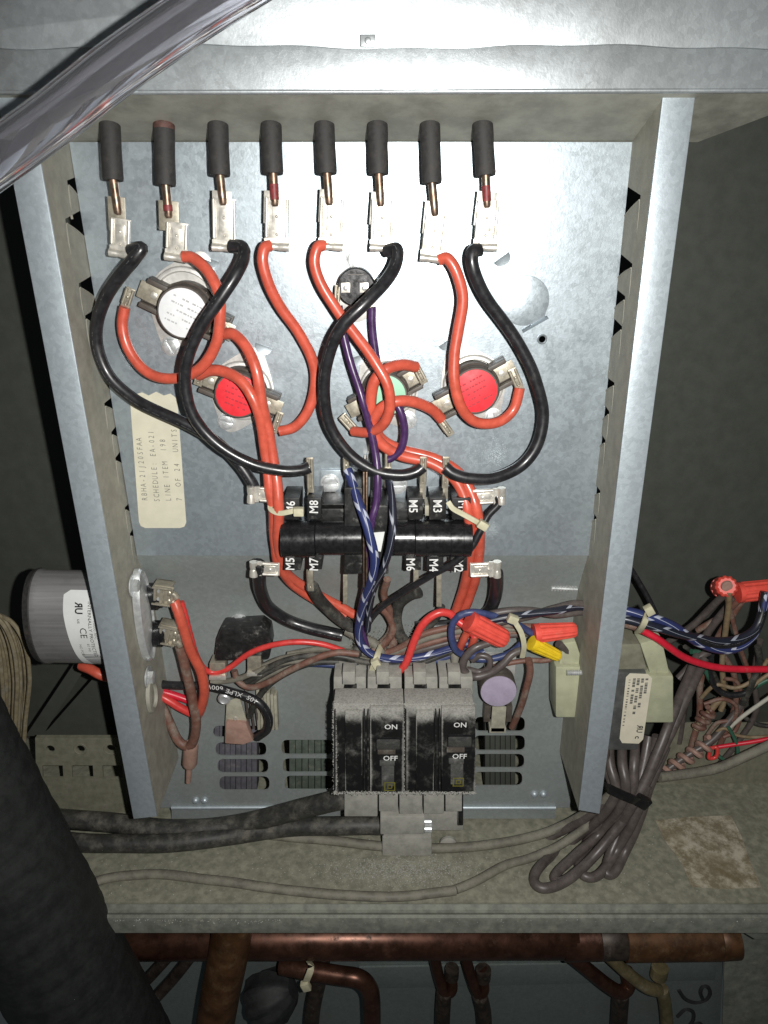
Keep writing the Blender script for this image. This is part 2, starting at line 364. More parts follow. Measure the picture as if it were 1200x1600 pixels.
def wire(name, pts, rpx, mat, label=None, cat='wire', group=None, parent=None, n=10, sub=7):
    m = pts[len(pts) // 2]; r = rpx * (S(m[0], m[1], m[2]) if len(m) == 3 else S(m[0], m[1], 0))
    q = smoothpath(path(pts), sub); ph = random.random() * 9; L = 0.0
    for k in range(1, len(q) - 1):                                     # slight waviness of real wire
        L += (q[k] - q[k - 1]).length * 1000; q[k] = q[k] + Vector((math.sin(L * 0.11 + ph) + 0.4 * math.sin(L * 0.23 + 2 * ph), 0.5 * math.sin(L * 0.13 + ph), math.cos(L * 0.10 + ph))) * min(0.00026, r * 0.08)
    o = MB().tube(q, r, n).build(name, mat, parent, fixn=False)
    if label: tag(o, label, cat, group)
    return o
def text(s, px, py, h, size, a, mat, parent, name='lettering', sx=1.0, flip=False, bold=0.0):
    cu = bpy.data.curves.new('t', 'FONT'); cu.body = s; cu.align_x = 'CENTER'; cu.align_y = 'CENTER'; cu.size = 1.0; cu.offset = bold; cu.resolution_u = 2
    tmp = bpy.data.objects.new('t', cu); me = bpy.data.meshes.new_from_object(tmp)
    fr = Fr(px, py, h, a); b = MB()
    k = -1 if flip else 1
    b.v = [fr(v.co.x * size * 1.38 * sx * k, -v.co.y * size * 1.38, 0.12) for v in me.vertices]
    b.f = [tuple(p.vertices) for p in me.polygons]
    bpy.data.objects.remove(tmp); bpy.data.curves.remove(cu); bpy.data.meshes.remove(me)
    o = b.build(name, mat, parent, smooth=False, fixn=False); return o
def sheet(name, outer, holes, thick, mat, parent=None, bevel=0.0):    # outer/holes: 3-D loops in one plane, pushed back by thick (m)
    bm = bmesh.new(); ed = []
    for lp in [outer] + holes:
        vs = [bm.verts.new(p) for p in lp]
        for i in range(len(vs)): ed.append(bm.edges.new((vs[i], vs[(i + 1) % len(vs)])))
    bmesh.ops.triangle_fill(bm, edges=ed, use_beauty=True, use_dissolve=False)
    bmesh.ops.recalc_face_normals(bm, faces=bm.faces)
    n = Vector((0, 0, 0))
    for f in bm.faces: n += f.normal * f.calc_area()
    e = bmesh.ops.extrude_face_region(bm, geom=list(bm.faces))
    n = n.normalized(); cen = sum((v.co for v in bm.verts), Vector()) / len(bm.verts)
    if n.dot(CAM - cen) < 0: n = -n
    for g in e['geom']:
        if isinstance(g, bmesh.types.BMVert): g.co -= n * thick
    b = MB(); bm.verts.ensure_lookup_table(); bm.verts.index_update()
    b.v = [v.co.copy() for v in bm.verts]; b.f = [tuple(v.index for v in f.verts) for f in bm.faces]; bm.free()
    return b.build(name, mat, parent, bevel, smooth=False)
def circ(px, py, h, rx, n=20, ry=None):
    fr = Fr(px, py, h); return [fr(rx * math.cos(2 * math.pi * i / n), (ry or rx) * math.sin(2 * math.pi * i / n)) for i in range(n)]
def rrect(x0, y0, x1, y1, r, k=3):
    o = []
    for cx, cy, a0 in ((x1 - r, y0 + r, -90), (x1 - r, y1 - r, 0), (x0 + r, y1 - r, 90), (x0 + r, y0 + r, 180)):
        for i in range(k + 1):
            a = R(a0 + 90 * i / k); o.append((cx + r * math.cos(a), cy + r * math.sin(a)))
    return o
def screw(px, py, h, r, a, parent, mat=None, name='screw'):
    fr = Fr(px, py, h, a); b = MB(); b.cyl(fr, 0, 0, r * 1.2, 0, 0.6, 24)
    for sg in (1, -1):
        pts = [(-0.98, 0.14), (-0.5, 0.87), (0.5, 0.87), (0.98, 0.14)]
        q = [(x * r, y * sg * r) for x, y in pts]
        b.prism([fr(x, y, 2.6) for x, y in q], [fr(x, y, 0.6) for x, y in q])
    b.cyl(fr, 0, 0, r * 0.8, 0.6, 1.7, 16)
    return b.build(name, mat or M_ZINC, parent, 0.00012)
def chunks(name, pos, mat, parent=None, lo=0.0002, hi=0.0009, label=None, cat=None):
    b = MB()
    for p in pos:
        r = random.uniform(lo, hi) * random.random() ** 0.5; k = len(b.v)
        for d in ((1, 0, 0), (-1, 0, 0), (0, 1, 0), (0, -1, 0), (0, 0, 1), (0, 0, -1)):
            b.v.append(p + Vector(d) * r * random.uniform(0.5, 1.3))
        for f in ((0, 2, 4), (2, 1, 4), (1, 3, 4), (3, 0, 4), (2, 0, 5), (1, 2, 5), (3, 1, 5), (0, 3, 5)): b.f.append(tuple(k + i for i in f))
    o = b.build(name, mat, parent, smooth=False, fixn=False); o['kind'] = 'stuff'
    if label: tag(o, label, cat)
    return o
# ================================================================== SETTING
def lin(a, b, y): return a[0] + (b[0] - a[0]) * (y - a[1]) / (b[1] - a[1])
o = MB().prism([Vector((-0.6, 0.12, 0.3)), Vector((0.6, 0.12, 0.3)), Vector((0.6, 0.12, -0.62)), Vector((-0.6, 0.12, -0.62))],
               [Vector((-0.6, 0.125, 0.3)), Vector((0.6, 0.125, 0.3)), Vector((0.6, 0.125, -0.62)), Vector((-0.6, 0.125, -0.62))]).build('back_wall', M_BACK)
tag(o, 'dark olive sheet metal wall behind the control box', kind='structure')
fz = FLOOR_Z; fy = P(600, 1412, 54).y; fy = F(600, 1410).y
o = MB().prism([Vector((-0.6, fy, fz)), Vector((0.6, fy, fz)), Vector((0.6, 0.119, fz)), Vector((-0.6, 0.119, fz))],
               [Vector((-0.6, fy, fz - 0.0015)), Vector((0.6, fy, fz - 0.0015)), Vector((0.6, 0.119, fz - 0.0015)), Vector((-0.6, 0.119, fz - 0.0015))]).build('floor', M_FLOOR)
tag(o, 'dusty grey painted shelf under the control box', kind='structure')
# front edge of the shelf: a rolled groove, then the turned-down face
hl = -fy * 1000
lip = empty('shelf_lip', P(600, 1430, hl), 'dusty turned down front edge of the shelf above the copper header', 'metal edge')
zt = fz - 0.0017
prof = [(fy, zt), (fy - 0.002, zt - 0.003), (fy - 0.004, zt - 0.0035), (fy - 0.0065, zt - 0.0022), (fy - 0.0085, zt - 0.003), (fy - 0.009, zt - 0.0045), (fy - 0.009, zt - 0.017), (fy - 0.0078, zt - 0.018), (fy - 0.006, zt - 0.018), (fy - 0.006, zt - 0.006), (fy - 0.001, zt - 0.006)]
MB().prism([Vector((-0.6, y, z)) for y, z in prof], [Vector((0.6, y, z)) for y, z in prof]).build('edge_strip', M_LIP, lip)
pos = []
for i in range(520):
    t = random.random(); x = -0.22 + 0.15 * t if random.random() < 0.6 else random.uniform(-0.2, 0.3)
    pos.append(Vector((x + random.gauss(0, .01), fy - 0.0088, zt - 0.0042 - abs(random.gauss(0, 0.0022)))))
chunks('dust_crumbs', pos, M_DUST, lip, 0.0002, 0.0009)

# top of the cabinet: stained sheet, lip channel below it, sloping ceiling over the heater terminals
top = empty('top_sheet', P(600, 40, 52), 'stained bright galvanized sheet across the top with a wavy lower edge', 'sheet metal')
edge = [(x, 73 + 3.0 * math.sin(x * 0.011 + 1) + 1.6 * math.sin(x * 0.037)) for x in range(-200, 1401, 25)]
MB().pp([(-200, -120), (1400, -120)] + edge[::-1], 52, 50.4).build('sheet', M_TOP, top, 0.0004)
o = MB(); fr = Fr(575, 66, 52); o.box(fr, -12, 12, -9, 8, 0, 3); o.cyl(fr, 0, 0, 5, 3, 4.2, 12); o.build('spring_clip', M_TOP, top, 0.0005)
rail = empty('lip_channel', P(600, 110, 46), 'galvanized lip channel under the top sheet, above the black sleeves', 'metal channel')
MB().pp([(-200, 60), (1400, 60), (1400, 139), (-200, 142)], 47, 45).build('channel_face', M_TOP, rail, 0.0005)
b = MB(); b.tube([P(-200, 143.5, 46.0), P(200, 143.8, 46.0), P(600, 143, 46), P(1000, 141.5, 46), P(1400, 140.5, 46)], 0.0012, 10); b.build('rolled_edge', M_TOP, rail)
o = MB().prism([P(-60, 143, 45), P(1300, 143, 45), P(1090, 222, -1.4), P(30, 222, -1.4)], [P(-60, 141, 45), P(1300, 141, 45), P(1090, 219, -1.4), P(30, 219, -1.4)]).build('ceiling_strip', M_CEIL, rail)

# heater box side channels with louvred inner webs
LI = ((50.5, 180), (245, 1276)); LO = ((4, 190), (208.5, 1280))
RI = ((1036, 147), (904, 1266)); RO = ((1087, 147), (937, 1272))
LI = ((62 - 0.178 * 96, 150), (245, 1276)); LO = ((21 - 0.19 * 140, 150), (208.5, 1280))
def channel(inner, outer, side, notches, label):
    root = empty('side_channel', P(*inner[1], 40), label, 'metal channel')
    a, b_ = inner; c, d = outer
    MB().pp([c, a, b_, d] if side < 0 else [a, c, d, b_], 40, 38.6).build('flange', M_FLANGE, root, 0.0006)
    p0, p1 = P(*a, 38.9), P(*b_, 38.9); dz = (p1 - p0).normalized(); n = dz.cross(Vector((0, 1, 0))).normalized()
    def H(x, y): return hit(x, y, p0, n)
    def at(z, y): k = (z - p0.z) / (p1.z - p0.z); q = p0.lerp(p1, k); return Vector((q.x, y, q.z))
    back = 0.034
    loop = [p0, p1, Vector((p1.x, back, p1.z)), Vector((p0.x, back, p0.z))]
    holes = []
    for (ax, ay), (tx, ty), (bx, by) in notches:                       # louvre openings: a dark wedge at the panel and the slit of the pressed tongue below it
        g = 0.5 * (by - ty) * (0.12 if side < 0 else 0.45)
        A, T, B = H(ax, ay), H(tx, ty - g), H(bx, by + g); k = 0.010; Yd = Vector((0, 1, 0))
        slit = [A + dz * 0.0022 + Yd * 0.0012, A + dz * 0.0075 + Yd * 0.0008 - Yd * 0.0007, A + dz * 0.015 - Yd * 0.0004, A + dz * 0.0185 - Yd * 0.0004, A + dz * 0.013 - Yd * 0.0014, A + dz * 0.006 - Yd * 0.0010]
        mid = (A + B) / 2 + dz * 0.0002 - Yd * 0.0004
        holes.append([A, T, at(T.z, max(T.y, 0) + k), at(B.z, max(B.y, 0) + k), B, mid] + slit)
    sheet('web', loop, holes, 0.0012, M_WALL, root)
    inward = Vector((1, 0, 0)) if side < 0 else Vector((-1, 0, 0))
    for (ax, ay), (tx, ty), (bx, by) in notches:
        A, B = H(ax, ay), H(bx, by + 0.5 * (by - ty) * (0.12 if side < 0 else 0.45)); m = MB()
        m.tube(smoothpath([A + dz * 0.0022 + Vector((0, 0.0012, 0)), (A + B) / 2 + dz * 0.0004, B], 6), 0.0004, 8); m.build('louvre_lip', M_WALL, root)
    return root
channel(LI, LO, -1, [((105, 282), (119, 278), (123, 306)), ((102, 342), (126, 331), (133, 369)), ((123, 443), (146, 431), (151, 465)), ((133, 493), (148, 485), (153, 512)),
    ((163, 630), (177, 620), (181, 642)), ((174, 675), (187, 660), (189, 686)), ((180, 716), (191, 702), (195, 727)), ((195, 793), (206, 783), (208, 803)), ((203, 834), (211, 821), (214, 841))],
    'left galvanized side channel with dark louvre openings along its inner face')
channel(RI, RO, 1, [((1001, 305), (979, 298), (975, 331)), ((988, 412), (969, 402), (964, 429)), ((977, 463), (961, 455), (958, 479)), ((972, 510), (956, 500), (952, 527)), ((960, 598), (943, 590), (942, 610)),
    ((952, 643), (941, 632), (937, 656)), ((946, 688), (938, 679), (933, 697)), ((938, 767), (928, 757), (925, 773)), ((932, 808), (924, 800), (921, 815))],
    'right galvanized side channel with louvre openings along its inner face')

# ------------------------------------------------------------------ heater panel (upper plate, step, lower plate with vent slots)
pan = empty('heater_backplate', P(600, 868, 0), 'blue grey galvanized mounting panel behind all the wires', 'metal panel')
hole = circ(847, 530, 0, 5.5)
b = MB(); fr = Fr(847, 530, 0.2); b.tube([fr(6.6 * math.cos(2 * math.pi * i / 20), 6.6 * math.sin(2 * math.pi * i / 20)) for i in range(21)], 0.0006, 6); b.build('hole_rim', M_PANEL, pan)
ko = []
sheet('upper_plate', [P(*q, 0) for q in ((108, 222), (988, 222), (922, 868), (214, 868))], [hole], 0.0012, M_PANEL, pan)
fr = Fr(820, 470, 0, 0)
b = MB(); n = 40; loop = []
for i in range(n):
    a = 2 * math.pi * i / n; r = 38 if not (0.55 < a < 1.25) else 41
    loop.append(fr(r * math.cos(a), r * math.sin(a), 0))
b.prism([q + N * 0.0007 for q in loop], [q - N * 0.0005 for q in loop]); b.build('knockout', M_PANEL, pan, 0.0003)
b = MB(); b.prism([fr(-2, 44, 0.4), fr(36, 22, 0.4), fr(38, 26, 3), fr(0, 48, 3)], [fr(-2, 44, 0.1), fr(36, 22, 0.1), fr(38, 26, 2.6), fr(0, 48, 2.6)]).build('knockout_tab', M_PANEL, pan)
for x, y, a in ((783, 402, -35), (330, 405, 20), (413, 540, 20), (697, 533, -35), (556, 557, -20)):   # half-pierced tabs, tilted out of the sheet
    fr = Fr(x, y, 0, a); b = MB(); k = 14
    q = [fr(-14, 0, 0.6)] + [fr(-14 * math.cos(math.pi * i / k), 13 * math.sin(math.pi * i / k), 0.6 + 2.4 * math.sin(math.pi * i / k)) for i in range(1, k)] + [fr(14, 0, 0.6)]
    b.prism(q, [p - N * 0.0008 for p in q]); b.build('pierced_tab', M_PANEL, pan, 0.0002)
HB = -20
def lowpt(x, y): return P(x, y, HB)
rows = [(866, -1.3), (876, -3.2), (888, -6.4), (902, -10.2), (916, -13.6), (932, -16.6), (950, -18.8), (970, -19.9), (992, -20.1)]
b = MB()
for y, h in rows: b.v += [P(208 + (y - 866) * 0.12, y, h), P(928 - (y - 866) * 0.10, y, h)]
for k in range(len(rows) - 1): b.f.append((2 * k, 2 * k + 1, 2 * k + 3, 2 * k + 2))
b.build('curved_step', M_LOWER, pan)
slots = []
def slot(x0, y0, x1, y1): slots.append([lowpt(*q) for q in rrect(x0, y0, x1, y1, 8)])
slot(333, 1134, 412, 1152); slot(337, 1160, 416, 1181); slot(340, 1186, 419, 1208); slot(343, 1213, 421, 1235)
slot(440, 1156, 521, 1179); slot(442, 1185, 521, 1207); slot(445, 1212, 521, 1234)
slot(742, 1120, 820, 1143); slot(741, 1149, 820, 1173); slot(740, 1178, 819, 1200); slot(740, 1206, 816, 1228)
sheet('lower_plate', [lowpt(*q) for q in ((218, 990), (918, 990), (890, 1262), (250, 1262))], slots, 0.0012, M_LOWER, pan)
b = MB(); b.tube([P(268, 1262, -19), P(500, 1261, -19), P(700, 1262, -19), P(868, 1262, -19)], 0.0017, 10)
b.build('rolled_hem', M_FLANGE, pan)
b = MB(); b.pp([(268, 1263), (868, 1263), (868, 1279), (268, 1279)], -19.2, -20.6); b.build('hem_face', M_LOWER, pan)
for x in (313, 842):
    for dx in (-7, 7):
        fr = Fr(x + dx, 1240 + (10 if x < 400 else 0), HB, 0); b = MB(); b.lathe(fr.o, N, [(0, 6 * fr.s), (0.0012, 5.6 * fr.s), (0.0024, 4 * fr.s), (0.003, 1.5 * fr.s)], 14); b.build('rivet_dimple', M_FLANGE, pan)
fr = Fr(880, 919, -14, 0); b = MB(); b.tube([fr(-18, 0), fr(22, 2)], 0.0011, 8)
for i in range(9): b.tube([fr(-18 + i * 4.6, -4.5, 0), fr(-17 + i * 4.6, 4.5, 0)], 0.0008, 6)
b.build('screw_tip', M_ZINC, pan)
# what shows through the vent slots: blower vanes
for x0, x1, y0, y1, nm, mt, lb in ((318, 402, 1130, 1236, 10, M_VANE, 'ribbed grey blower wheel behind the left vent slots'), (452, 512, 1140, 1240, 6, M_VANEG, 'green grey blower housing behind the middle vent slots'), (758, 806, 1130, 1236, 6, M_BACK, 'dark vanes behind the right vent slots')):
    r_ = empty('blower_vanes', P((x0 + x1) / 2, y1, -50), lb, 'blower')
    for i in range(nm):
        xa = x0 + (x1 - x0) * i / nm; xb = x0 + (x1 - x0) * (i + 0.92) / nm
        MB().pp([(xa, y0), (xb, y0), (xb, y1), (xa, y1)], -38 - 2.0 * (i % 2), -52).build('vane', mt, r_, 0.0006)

# brackets low in the side compartments
br = empty('slotted_bracket', P(130, 1262, -30), 'painted bracket with three round holes and three square slots left of the box', 'bracket')
hh = [circ(79, 1170, -30, 6.5), circ(126, 1170, -30, 6.5), circ(173, 1169, -30, 6.5)] + [[P(*q, -30) for q in ((a, 1196), (c, 1196), (c + 1, 1215), (a + 1, 1215))] for a, c in ((66, 98), (112, 145), (160, 191))]
sheet('bracket_plate', [P(*q, -30) for q in ((55, 1156), (215, 1156), (240, 1280), (58, 1280))], hh, 0.0015, M_BRACKET, br)
b = MB(); b.pp([(55, 1153), (215, 1153), (215, 1156), (55, 1156)], -29.5, -33); b.build('top_return', M_BRACKET, br)
for x in (126, 173):
    fr = Fr(x, 1170, -30); b = MB(); k = 20
    b.tube([fr(10 * math.cos(2 * math.pi * i / k), 10 * math.sin(2 * math.pi * i / k), 0.2) for i in range(k + 1)], 0.0005, 6); b.build('raised_collar', M_BRACKET, br)
br2 = empty('right_bracket', P(1150, 1250, -62), 'painted ledge bracket low in the right compartment', 'bracket')
MB().pp([(1040, 1130), (1260, 1130), (1260, 1250), (1020, 1250)], -62, -63.5).build('bracket_plate', M_BRACKET, br2)
MB().pp([(1020, 1240), (1260, 1238), (1260, 1246), (1020, 1248)], -58, -64).build('ridge', M_BRACKET, br2, 0.0015)
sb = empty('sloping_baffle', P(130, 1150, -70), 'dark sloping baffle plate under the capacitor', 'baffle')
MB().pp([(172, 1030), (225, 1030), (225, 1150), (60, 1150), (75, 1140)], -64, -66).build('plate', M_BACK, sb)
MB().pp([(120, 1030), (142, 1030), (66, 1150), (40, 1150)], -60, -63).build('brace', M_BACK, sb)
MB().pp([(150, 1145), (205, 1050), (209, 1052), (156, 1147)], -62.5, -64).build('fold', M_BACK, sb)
# peeled sticker residue on the shelf
pz = []
for x, y in ((1024, 1282), (1080, 1276), (1142, 1274), (1158, 1305), (1172, 1345), (1190, 1386), (1130, 1389), (1080, 1385), (1066, 1350), (1040, 1315)): pz.append(F(x, y, 0.35))
o = MB().prism(pz, [q - Vector((0, 0, 0.0003)) for q in pz]).build('sticker_residue', M_PEEL); tag(o, 'torn remains of a peeled off sticker on the shelf, right side', 'sticker')
# ================================================================== HEATER TERMINALS
ORD = ['first', 'second', 'third', 'fourth', 'fifth', 'sixth', 'seventh', 'eighth']
def connector(parent, px, py, h, a, L, W, mat, crimp=1, ww=0.0, name='spade_connector'):
    """folded receptacle: floor plate, two rolled rims, pressed window, dimple and a crimp barrel across the wire end (v = down)."""
    fr = Fr(px, py, h, a); s = 1.0
    root = MB(); hw = W / 2
    root.box(fr, -hw, hw, -L / 2, L / 2, 0, 0.6)
    o = root.build(name, mat, parent, 0.00012)
    b = MB()
    for sg in (-1, 1):
        b.tube([fr(sg * (hw - 2), -L / 2 + 2, 1.2), fr(sg * (hw - 2), L / 2 - 8, 1.2)], 2.6 * fr.s, 10)
    b.build('rolled_rim', mat, o)
    b = MB(); b.box(fr, -hw * 0.42, hw * 0.42, -L * 0.30, L * 0.22, 0.6, 1.5); b.build('pressed_window', mat, o, 0.00012)
    b = MB(); b.lathe(fr(0, -L * 0.08, 1.5), N, [(0, 2.6 * fr.s), (0.0006, 2.0 * fr.s), (0.0009, 0.6 * fr.s)], 12); b.lathe(fr(0, L * 0.32, 0.6), N, [(0, 2.4 * fr.s), (0.0005, 1.9 * fr.s), (0.0008, 0.6 * fr.s)], 12); b.build('dimple', mat, o)
    if crimp:
        b = MB(); y = L / 2 + 1
        b.box(fr, -hw - 1, hw + 1, L / 2 - 6, L / 2 + 3, 0, 1.6)
        b.tube([fr(-hw - 1, y + 5, 1.6), fr(-hw * .3, y + 5, 1.6), fr(0, y + 5, 1.4), fr(hw * .3, y + 5, 1.6), fr(hw + 2, y + 5, 1.6)], 6.2 * fr.s, 14, ra=[6.4 * fr.s, 6.2 * fr.s, 5.4 * fr.s, 6.2 * fr.s, 6.6 * fr.s])
        b.build('crimp_barrel', mat, o)
    return o
TD = [((171, 186), (177, 282), (185, 336), (183, 328, 27, 38), 'black'), ((256, 184), (259, 290), (264, 341), (264, 331, 31, 32), 'red'),
      ((340, 183), (344, 275), (349, 321), (347, 320, 30, 40), 'black'), ((423, 182), (427, 272), (430, 323), (428, 318, 31, 36), 'red'),
      ((506, 181), (511, 272), (515, 321), (514, 316, 30, 36), 'red'), ((589, 180), (592, 273), (595, 323), (595, 320, 32, 36), 'black'),
      ((671, 179), (675, 287), (680, 338), (678, 334, 31, 36), 'red'), ((753, 179), (759, 275), (761, 325), (759, 320, 31, 38), 'black')]
for i, (a, b_, c, (tx, ty, tw, th), col) in enumerate(TD):
    t = empty('heater_terminal', P(*a, 15), '%s black sleeved heater terminal from the left, clipped to a %s wire' % (ORD[i], col), 'heater terminal', 'row of sleeved heater terminals under the ceiling')
    p0, p1 = P(*a, 15), P(*b_, 19); r = 16.2 * S(*a, 15)
    ax = p1 - p0; L = ax.length
    b = MB(); k = 14; wob = random.uniform(-.03, .03)
    b.lathe(p0, ax, [(0, r * 0.93), (L * 0.02, r), (L * 0.3, r * (1.0 + wob)), (L * 0.55, r * 0.97), (L * 0.95, r * 1.0), (L, r * 0.95), (L, r * 0.62), (L - 0.002, r * 0.55)], 28); b.build('rubber_sleeve', M_RUBBER, t)
    pe = P(*c, 20); rp = 6.8 * S(*b_, 19)
    b = MB(); pp_ = p1 - ax * 0.04; mid = pp_.lerp(pe, 0.6)
    b.tube([pp_, mid, pp_.lerp(pe, 0.93), pe], rp, 14, ra=[rp, rp * 0.98, rp * 0.9, rp * 0.6]); b.build('pin', M_PIN, t)
    if i == 1:
        b = MB(); b.lathe(p0 + ax * 0.06, ax, [(0, r * 1.0), (0.0003, r * 1.03), (L * 0.1, r * 1.03), (L * 0.1 + 0.0003, r)], 28); b.build('rusty_collar', M_RUST, t)
    if i in (1, 7, 3):
        k0 = 0.62 if i == 1 else 0.35
        b = MB(); b.tube([pp_.lerp(pe, k0), pp_.lerp(pe, 0.8)], rp * 1.04, 14); b.build('red_paint_band', M_DRED, t)
    fr = Fr(tx, ty, 17.6, 5); b = MB(); b.box(fr, -tw / 2, tw / 2, -th / 2, th / 2 + 12, 0, 0.8); b.build('blade', M_TIND if i < 2 else M_TIN, t, 0.0002)
def W3(name, pts, r, mat, label, **k): return wire(name, pts, r, mat, label, 'wire', **k)
LW = 'lead wires of the heater terminals'
A3 = 8.7
wires = {}
wires[0] = W3('lead_wire', [(204, 392, 21), (222, 388, 23), (209, 406, 24), (186, 432, 22), (163, 468, 19), (152, 508, 17), (154, 552, 16), (172, 590, 16), (207, 621, 17), (252, 645, 20), (300, 668, 22), (340, 692, 22), (372, 722, 23), (392, 752, 24), (400, 772, 24)], A3 + 1.1, M_BLKW, 'black wire curving down the left edge from the first terminal across the yellowed label', group=LW)
wires[1] = W3('lead_wire', [(286, 401, 21), (302, 404, 23), (325, 424, 26), (341, 455, 29), (345, 492, 30), (338, 535, 28), (318, 570, 25), (288, 588, 22), (252, 590, 20), (222, 576, 17), (200, 545, 15), (191, 510, 14), (195, 480, 14)], A3, M_REDW, 'orange red wire looping from the second terminal round to the white faced thermostat', group=LW)
wires[2] = W3('lead_wire', [(360, 384, 21), (378, 385, 24), (381, 402, 28), (368, 432, 34), (343, 468, 37), (315, 508, 37), (297, 548, 36), (289, 592, 34), (295, 636, 33), (317, 672, 32), (352, 702, 32), (395, 726, 31), (440, 736, 30), (470, 735, 28), (484, 730, 26)], A3 + 1.1, M_BLKW, 'black wire from the third terminal crossing over the white thermostat to relay blade M8', group=LW)
wires[3] = W3('lead_wire', [(422, 384, 20), (414, 389, 22), (411, 412, 23), (420, 446, 22), (440, 482, 19), (468, 520, 16), (487, 560, 14), (492, 600, 13), (482, 640, 13), (462, 666, 13), (436, 674, 13)], A3, M_REDW, 'orange red wire bowing right from the fourth terminal back to the left red thermostat', group=LW)
wires[4] = W3('lead_wire', [(506, 384, 20), (495, 388, 22), (491, 412, 23), (503, 446, 24), (528, 485, 25), (558, 528, 28), (585, 565, 31), (606, 602, 33), (610, 638, 32), (598, 664, 28), (576, 676, 22), (552, 674, 15)], A3, M_REDW, 'orange red wire from the fifth terminal hooking in front of the mint green thermostat', group=LW)
wires[5] = W3('lead_wire', [(604, 392, 20), (621, 390, 23), (618, 414, 26), (600, 442, 32), (571, 472, 38), (540, 504, 39), (518, 542, 36), (507, 586, 32), (508, 632, 29), (521, 676, 27), (547, 712, 27), (585, 736, 28), (625, 742, 28), (648, 738, 27), (660, 730, 26)], A3 + 1.1, M_BLKW, 'black wire from the sixth terminal sweeping left and under to relay blade M5', group=LW)
wires[6] = W3('lead_wire', [(686, 406, 20), (699, 405, 22), (714, 428, 23), (723, 466, 23), (717, 515, 23), (709, 560, 24), (710, 600, 25), (722, 638, 24), (746, 660, 20), (778, 660, 16), (802, 640, 13), (812, 606, 13)], A3, M_REDW, 'orange red wire snaking from the seventh terminal under the right red thermostat', group=LW)
wires[7] = W3('lead_wire', [(750, 390, 20), (738, 394, 22), (739, 418, 23), (754, 455, 21), (782, 498, 19), (814, 545, 18), (838, 595, 18), (848, 645, 18), (840, 692, 19), (815, 727, 21), (775, 746, 25), (735, 748, 27), (708, 741, 27), (695, 730, 26)], A3 + 1.1, M_BLKW, 'black wire bowing wide on the right from eighth terminal to relay blade M3', group=LW)
for i, (px, py, a, L, W_) in enumerate([(189, 366, 9, 46, 30), (277, 372, 8, 46, 33), (351, 346, 4, 66, 36), (433, 344, 4, 66, 36), (518, 344, 4, 66, 36), (597, 346, 2, 66, 34), (678, 366, 6, 60, 33), (760, 346, 2, 64, 34)]):
    connector(wires[i], px, py, 18.6, a, L, W_, M_TIN, crimp=1)
# more red thermostat wires
RW = 'orange red wires between the thermostats and the relays'
w1 = W3('thermostat_wire', [(350, 522, 13), (366, 524, 17), (386, 545, 22), (401, 580, 26), (409, 625, 26), (418, 672, 24), (427, 720, 24), (434, 760, 28), (436, 795, 30), (434, 840, 24), (438, 870, 16), (452, 900, 4), (490, 926, -6), (530, 946, -8), (556, 962, -8)], A3, M_REDW, 'orange red wire from the white thermostat past the left red one to left relay', group=RW)
w2 = W3('thermostat_wire', [(310, 586, 13), (330, 579, 17), (352, 582, 21), (378, 598, 25), (398, 628, 27), (410, 668, 25), (416, 715, 24), (421, 765, 27), (428, 800, 25), (430, 850, 19), (436, 884, 12), (460, 914, 0), (500, 942, -8), (540, 962, -9)], A3, M_REDW, 'orange red wire crossing the left red thermostat face and running down beside the left relay', group=RW)
w3 = W3('thermostat_wire', [(650, 573, 13), (630, 569, 19), (606, 576, 24), (587, 594, 25), (579, 622, 24), (580, 655, 21), (596, 685, 17), (630, 703, 15), (675, 716, 16), (712, 735, 19), (735, 765, 24), (746, 800, 28), (749, 850, 22), (745, 895, 10), (734, 930, 0), (722, 962, -6)], A3, M_REDW, 'orange red wire from the mint thermostat upper ear looping down to the right relay', group=RW)
w4 = W3('thermostat_wire', [(690, 655, 13), (676, 640, 16), (648, 628, 22), (618, 628, 26), (594, 640, 25), (583, 660, 22), (593, 690, 21), (628, 712, 20), (672, 724, 20), (706, 745, 22), (724, 772, 25), (733, 805, 28), (735, 850, 22), (731, 895, 10), (720, 932, 0), (710, 960, -6)], A3, M_REDW, 'orange red wire from the right red thermostat lower ear curling back over the mint face', group=RW)
def ear_clip(par, px, py, h, a, L=26, W_=13): return connector(par, px, py, h, a, L, W_, M_TIND, 0)
ear_clip(w1, 347, 518, 12, 60); ear_clip(w2, 312, 590, 12, 20); ear_clip(w3, 656, 584, 12, -28, 34, 12); ear_clip(w4, 697, 668, 12, -35, 30, 12)
ear_clip(wires[1], 200, 466, 12, 25, 34, 14); ear_clip(wires[3], 433, 660, 12, 20, 36, 10); ear_clip(wires[4], 546, 662, 12, -40, 36, 14); ear_clip(wires[6], 806, 592, 12, -25, 36, 13)
# purple pair, striped wires
PW = 'purple thermostat wires'
q1 = W3('purple_wire', [(529, 478, 14), (532, 500, 15), (540, 535, 17), (552, 580, 20), (566, 625, 24), (579, 670, 24), (588, 712, 26), (590, 750, 30), (588, 785, 32), (581, 812, 34), (577, 850, 32), (576, 890, 28), (568, 935, 16), (563, 975, 4), (572, 1010, 2)], 6.2, M_PURW, 'purple wire from the left lug of the small black thermostat straight down past the relays', group=PW)
q2 = W3('purple_wire', [(581, 480, 13), (581, 505, 13), (585, 540, 13), (592, 575, 14), (604, 612, 18), (624, 640, 22), (632, 672, 22), (627, 700, 22), (614, 714, 22), (606, 718, 22)], 6.2, M_PURW, 'purple wire from the right lug of the small black thermostat looping behind the mint one', group=PW)
ear_clip(q1, 527, 462, 12, 5, 32, 9); ear_clip(q2, 582, 486, 11, 0, 18, 10); ear_clip(q2, 606, 722, 20, 0, 40, 9)
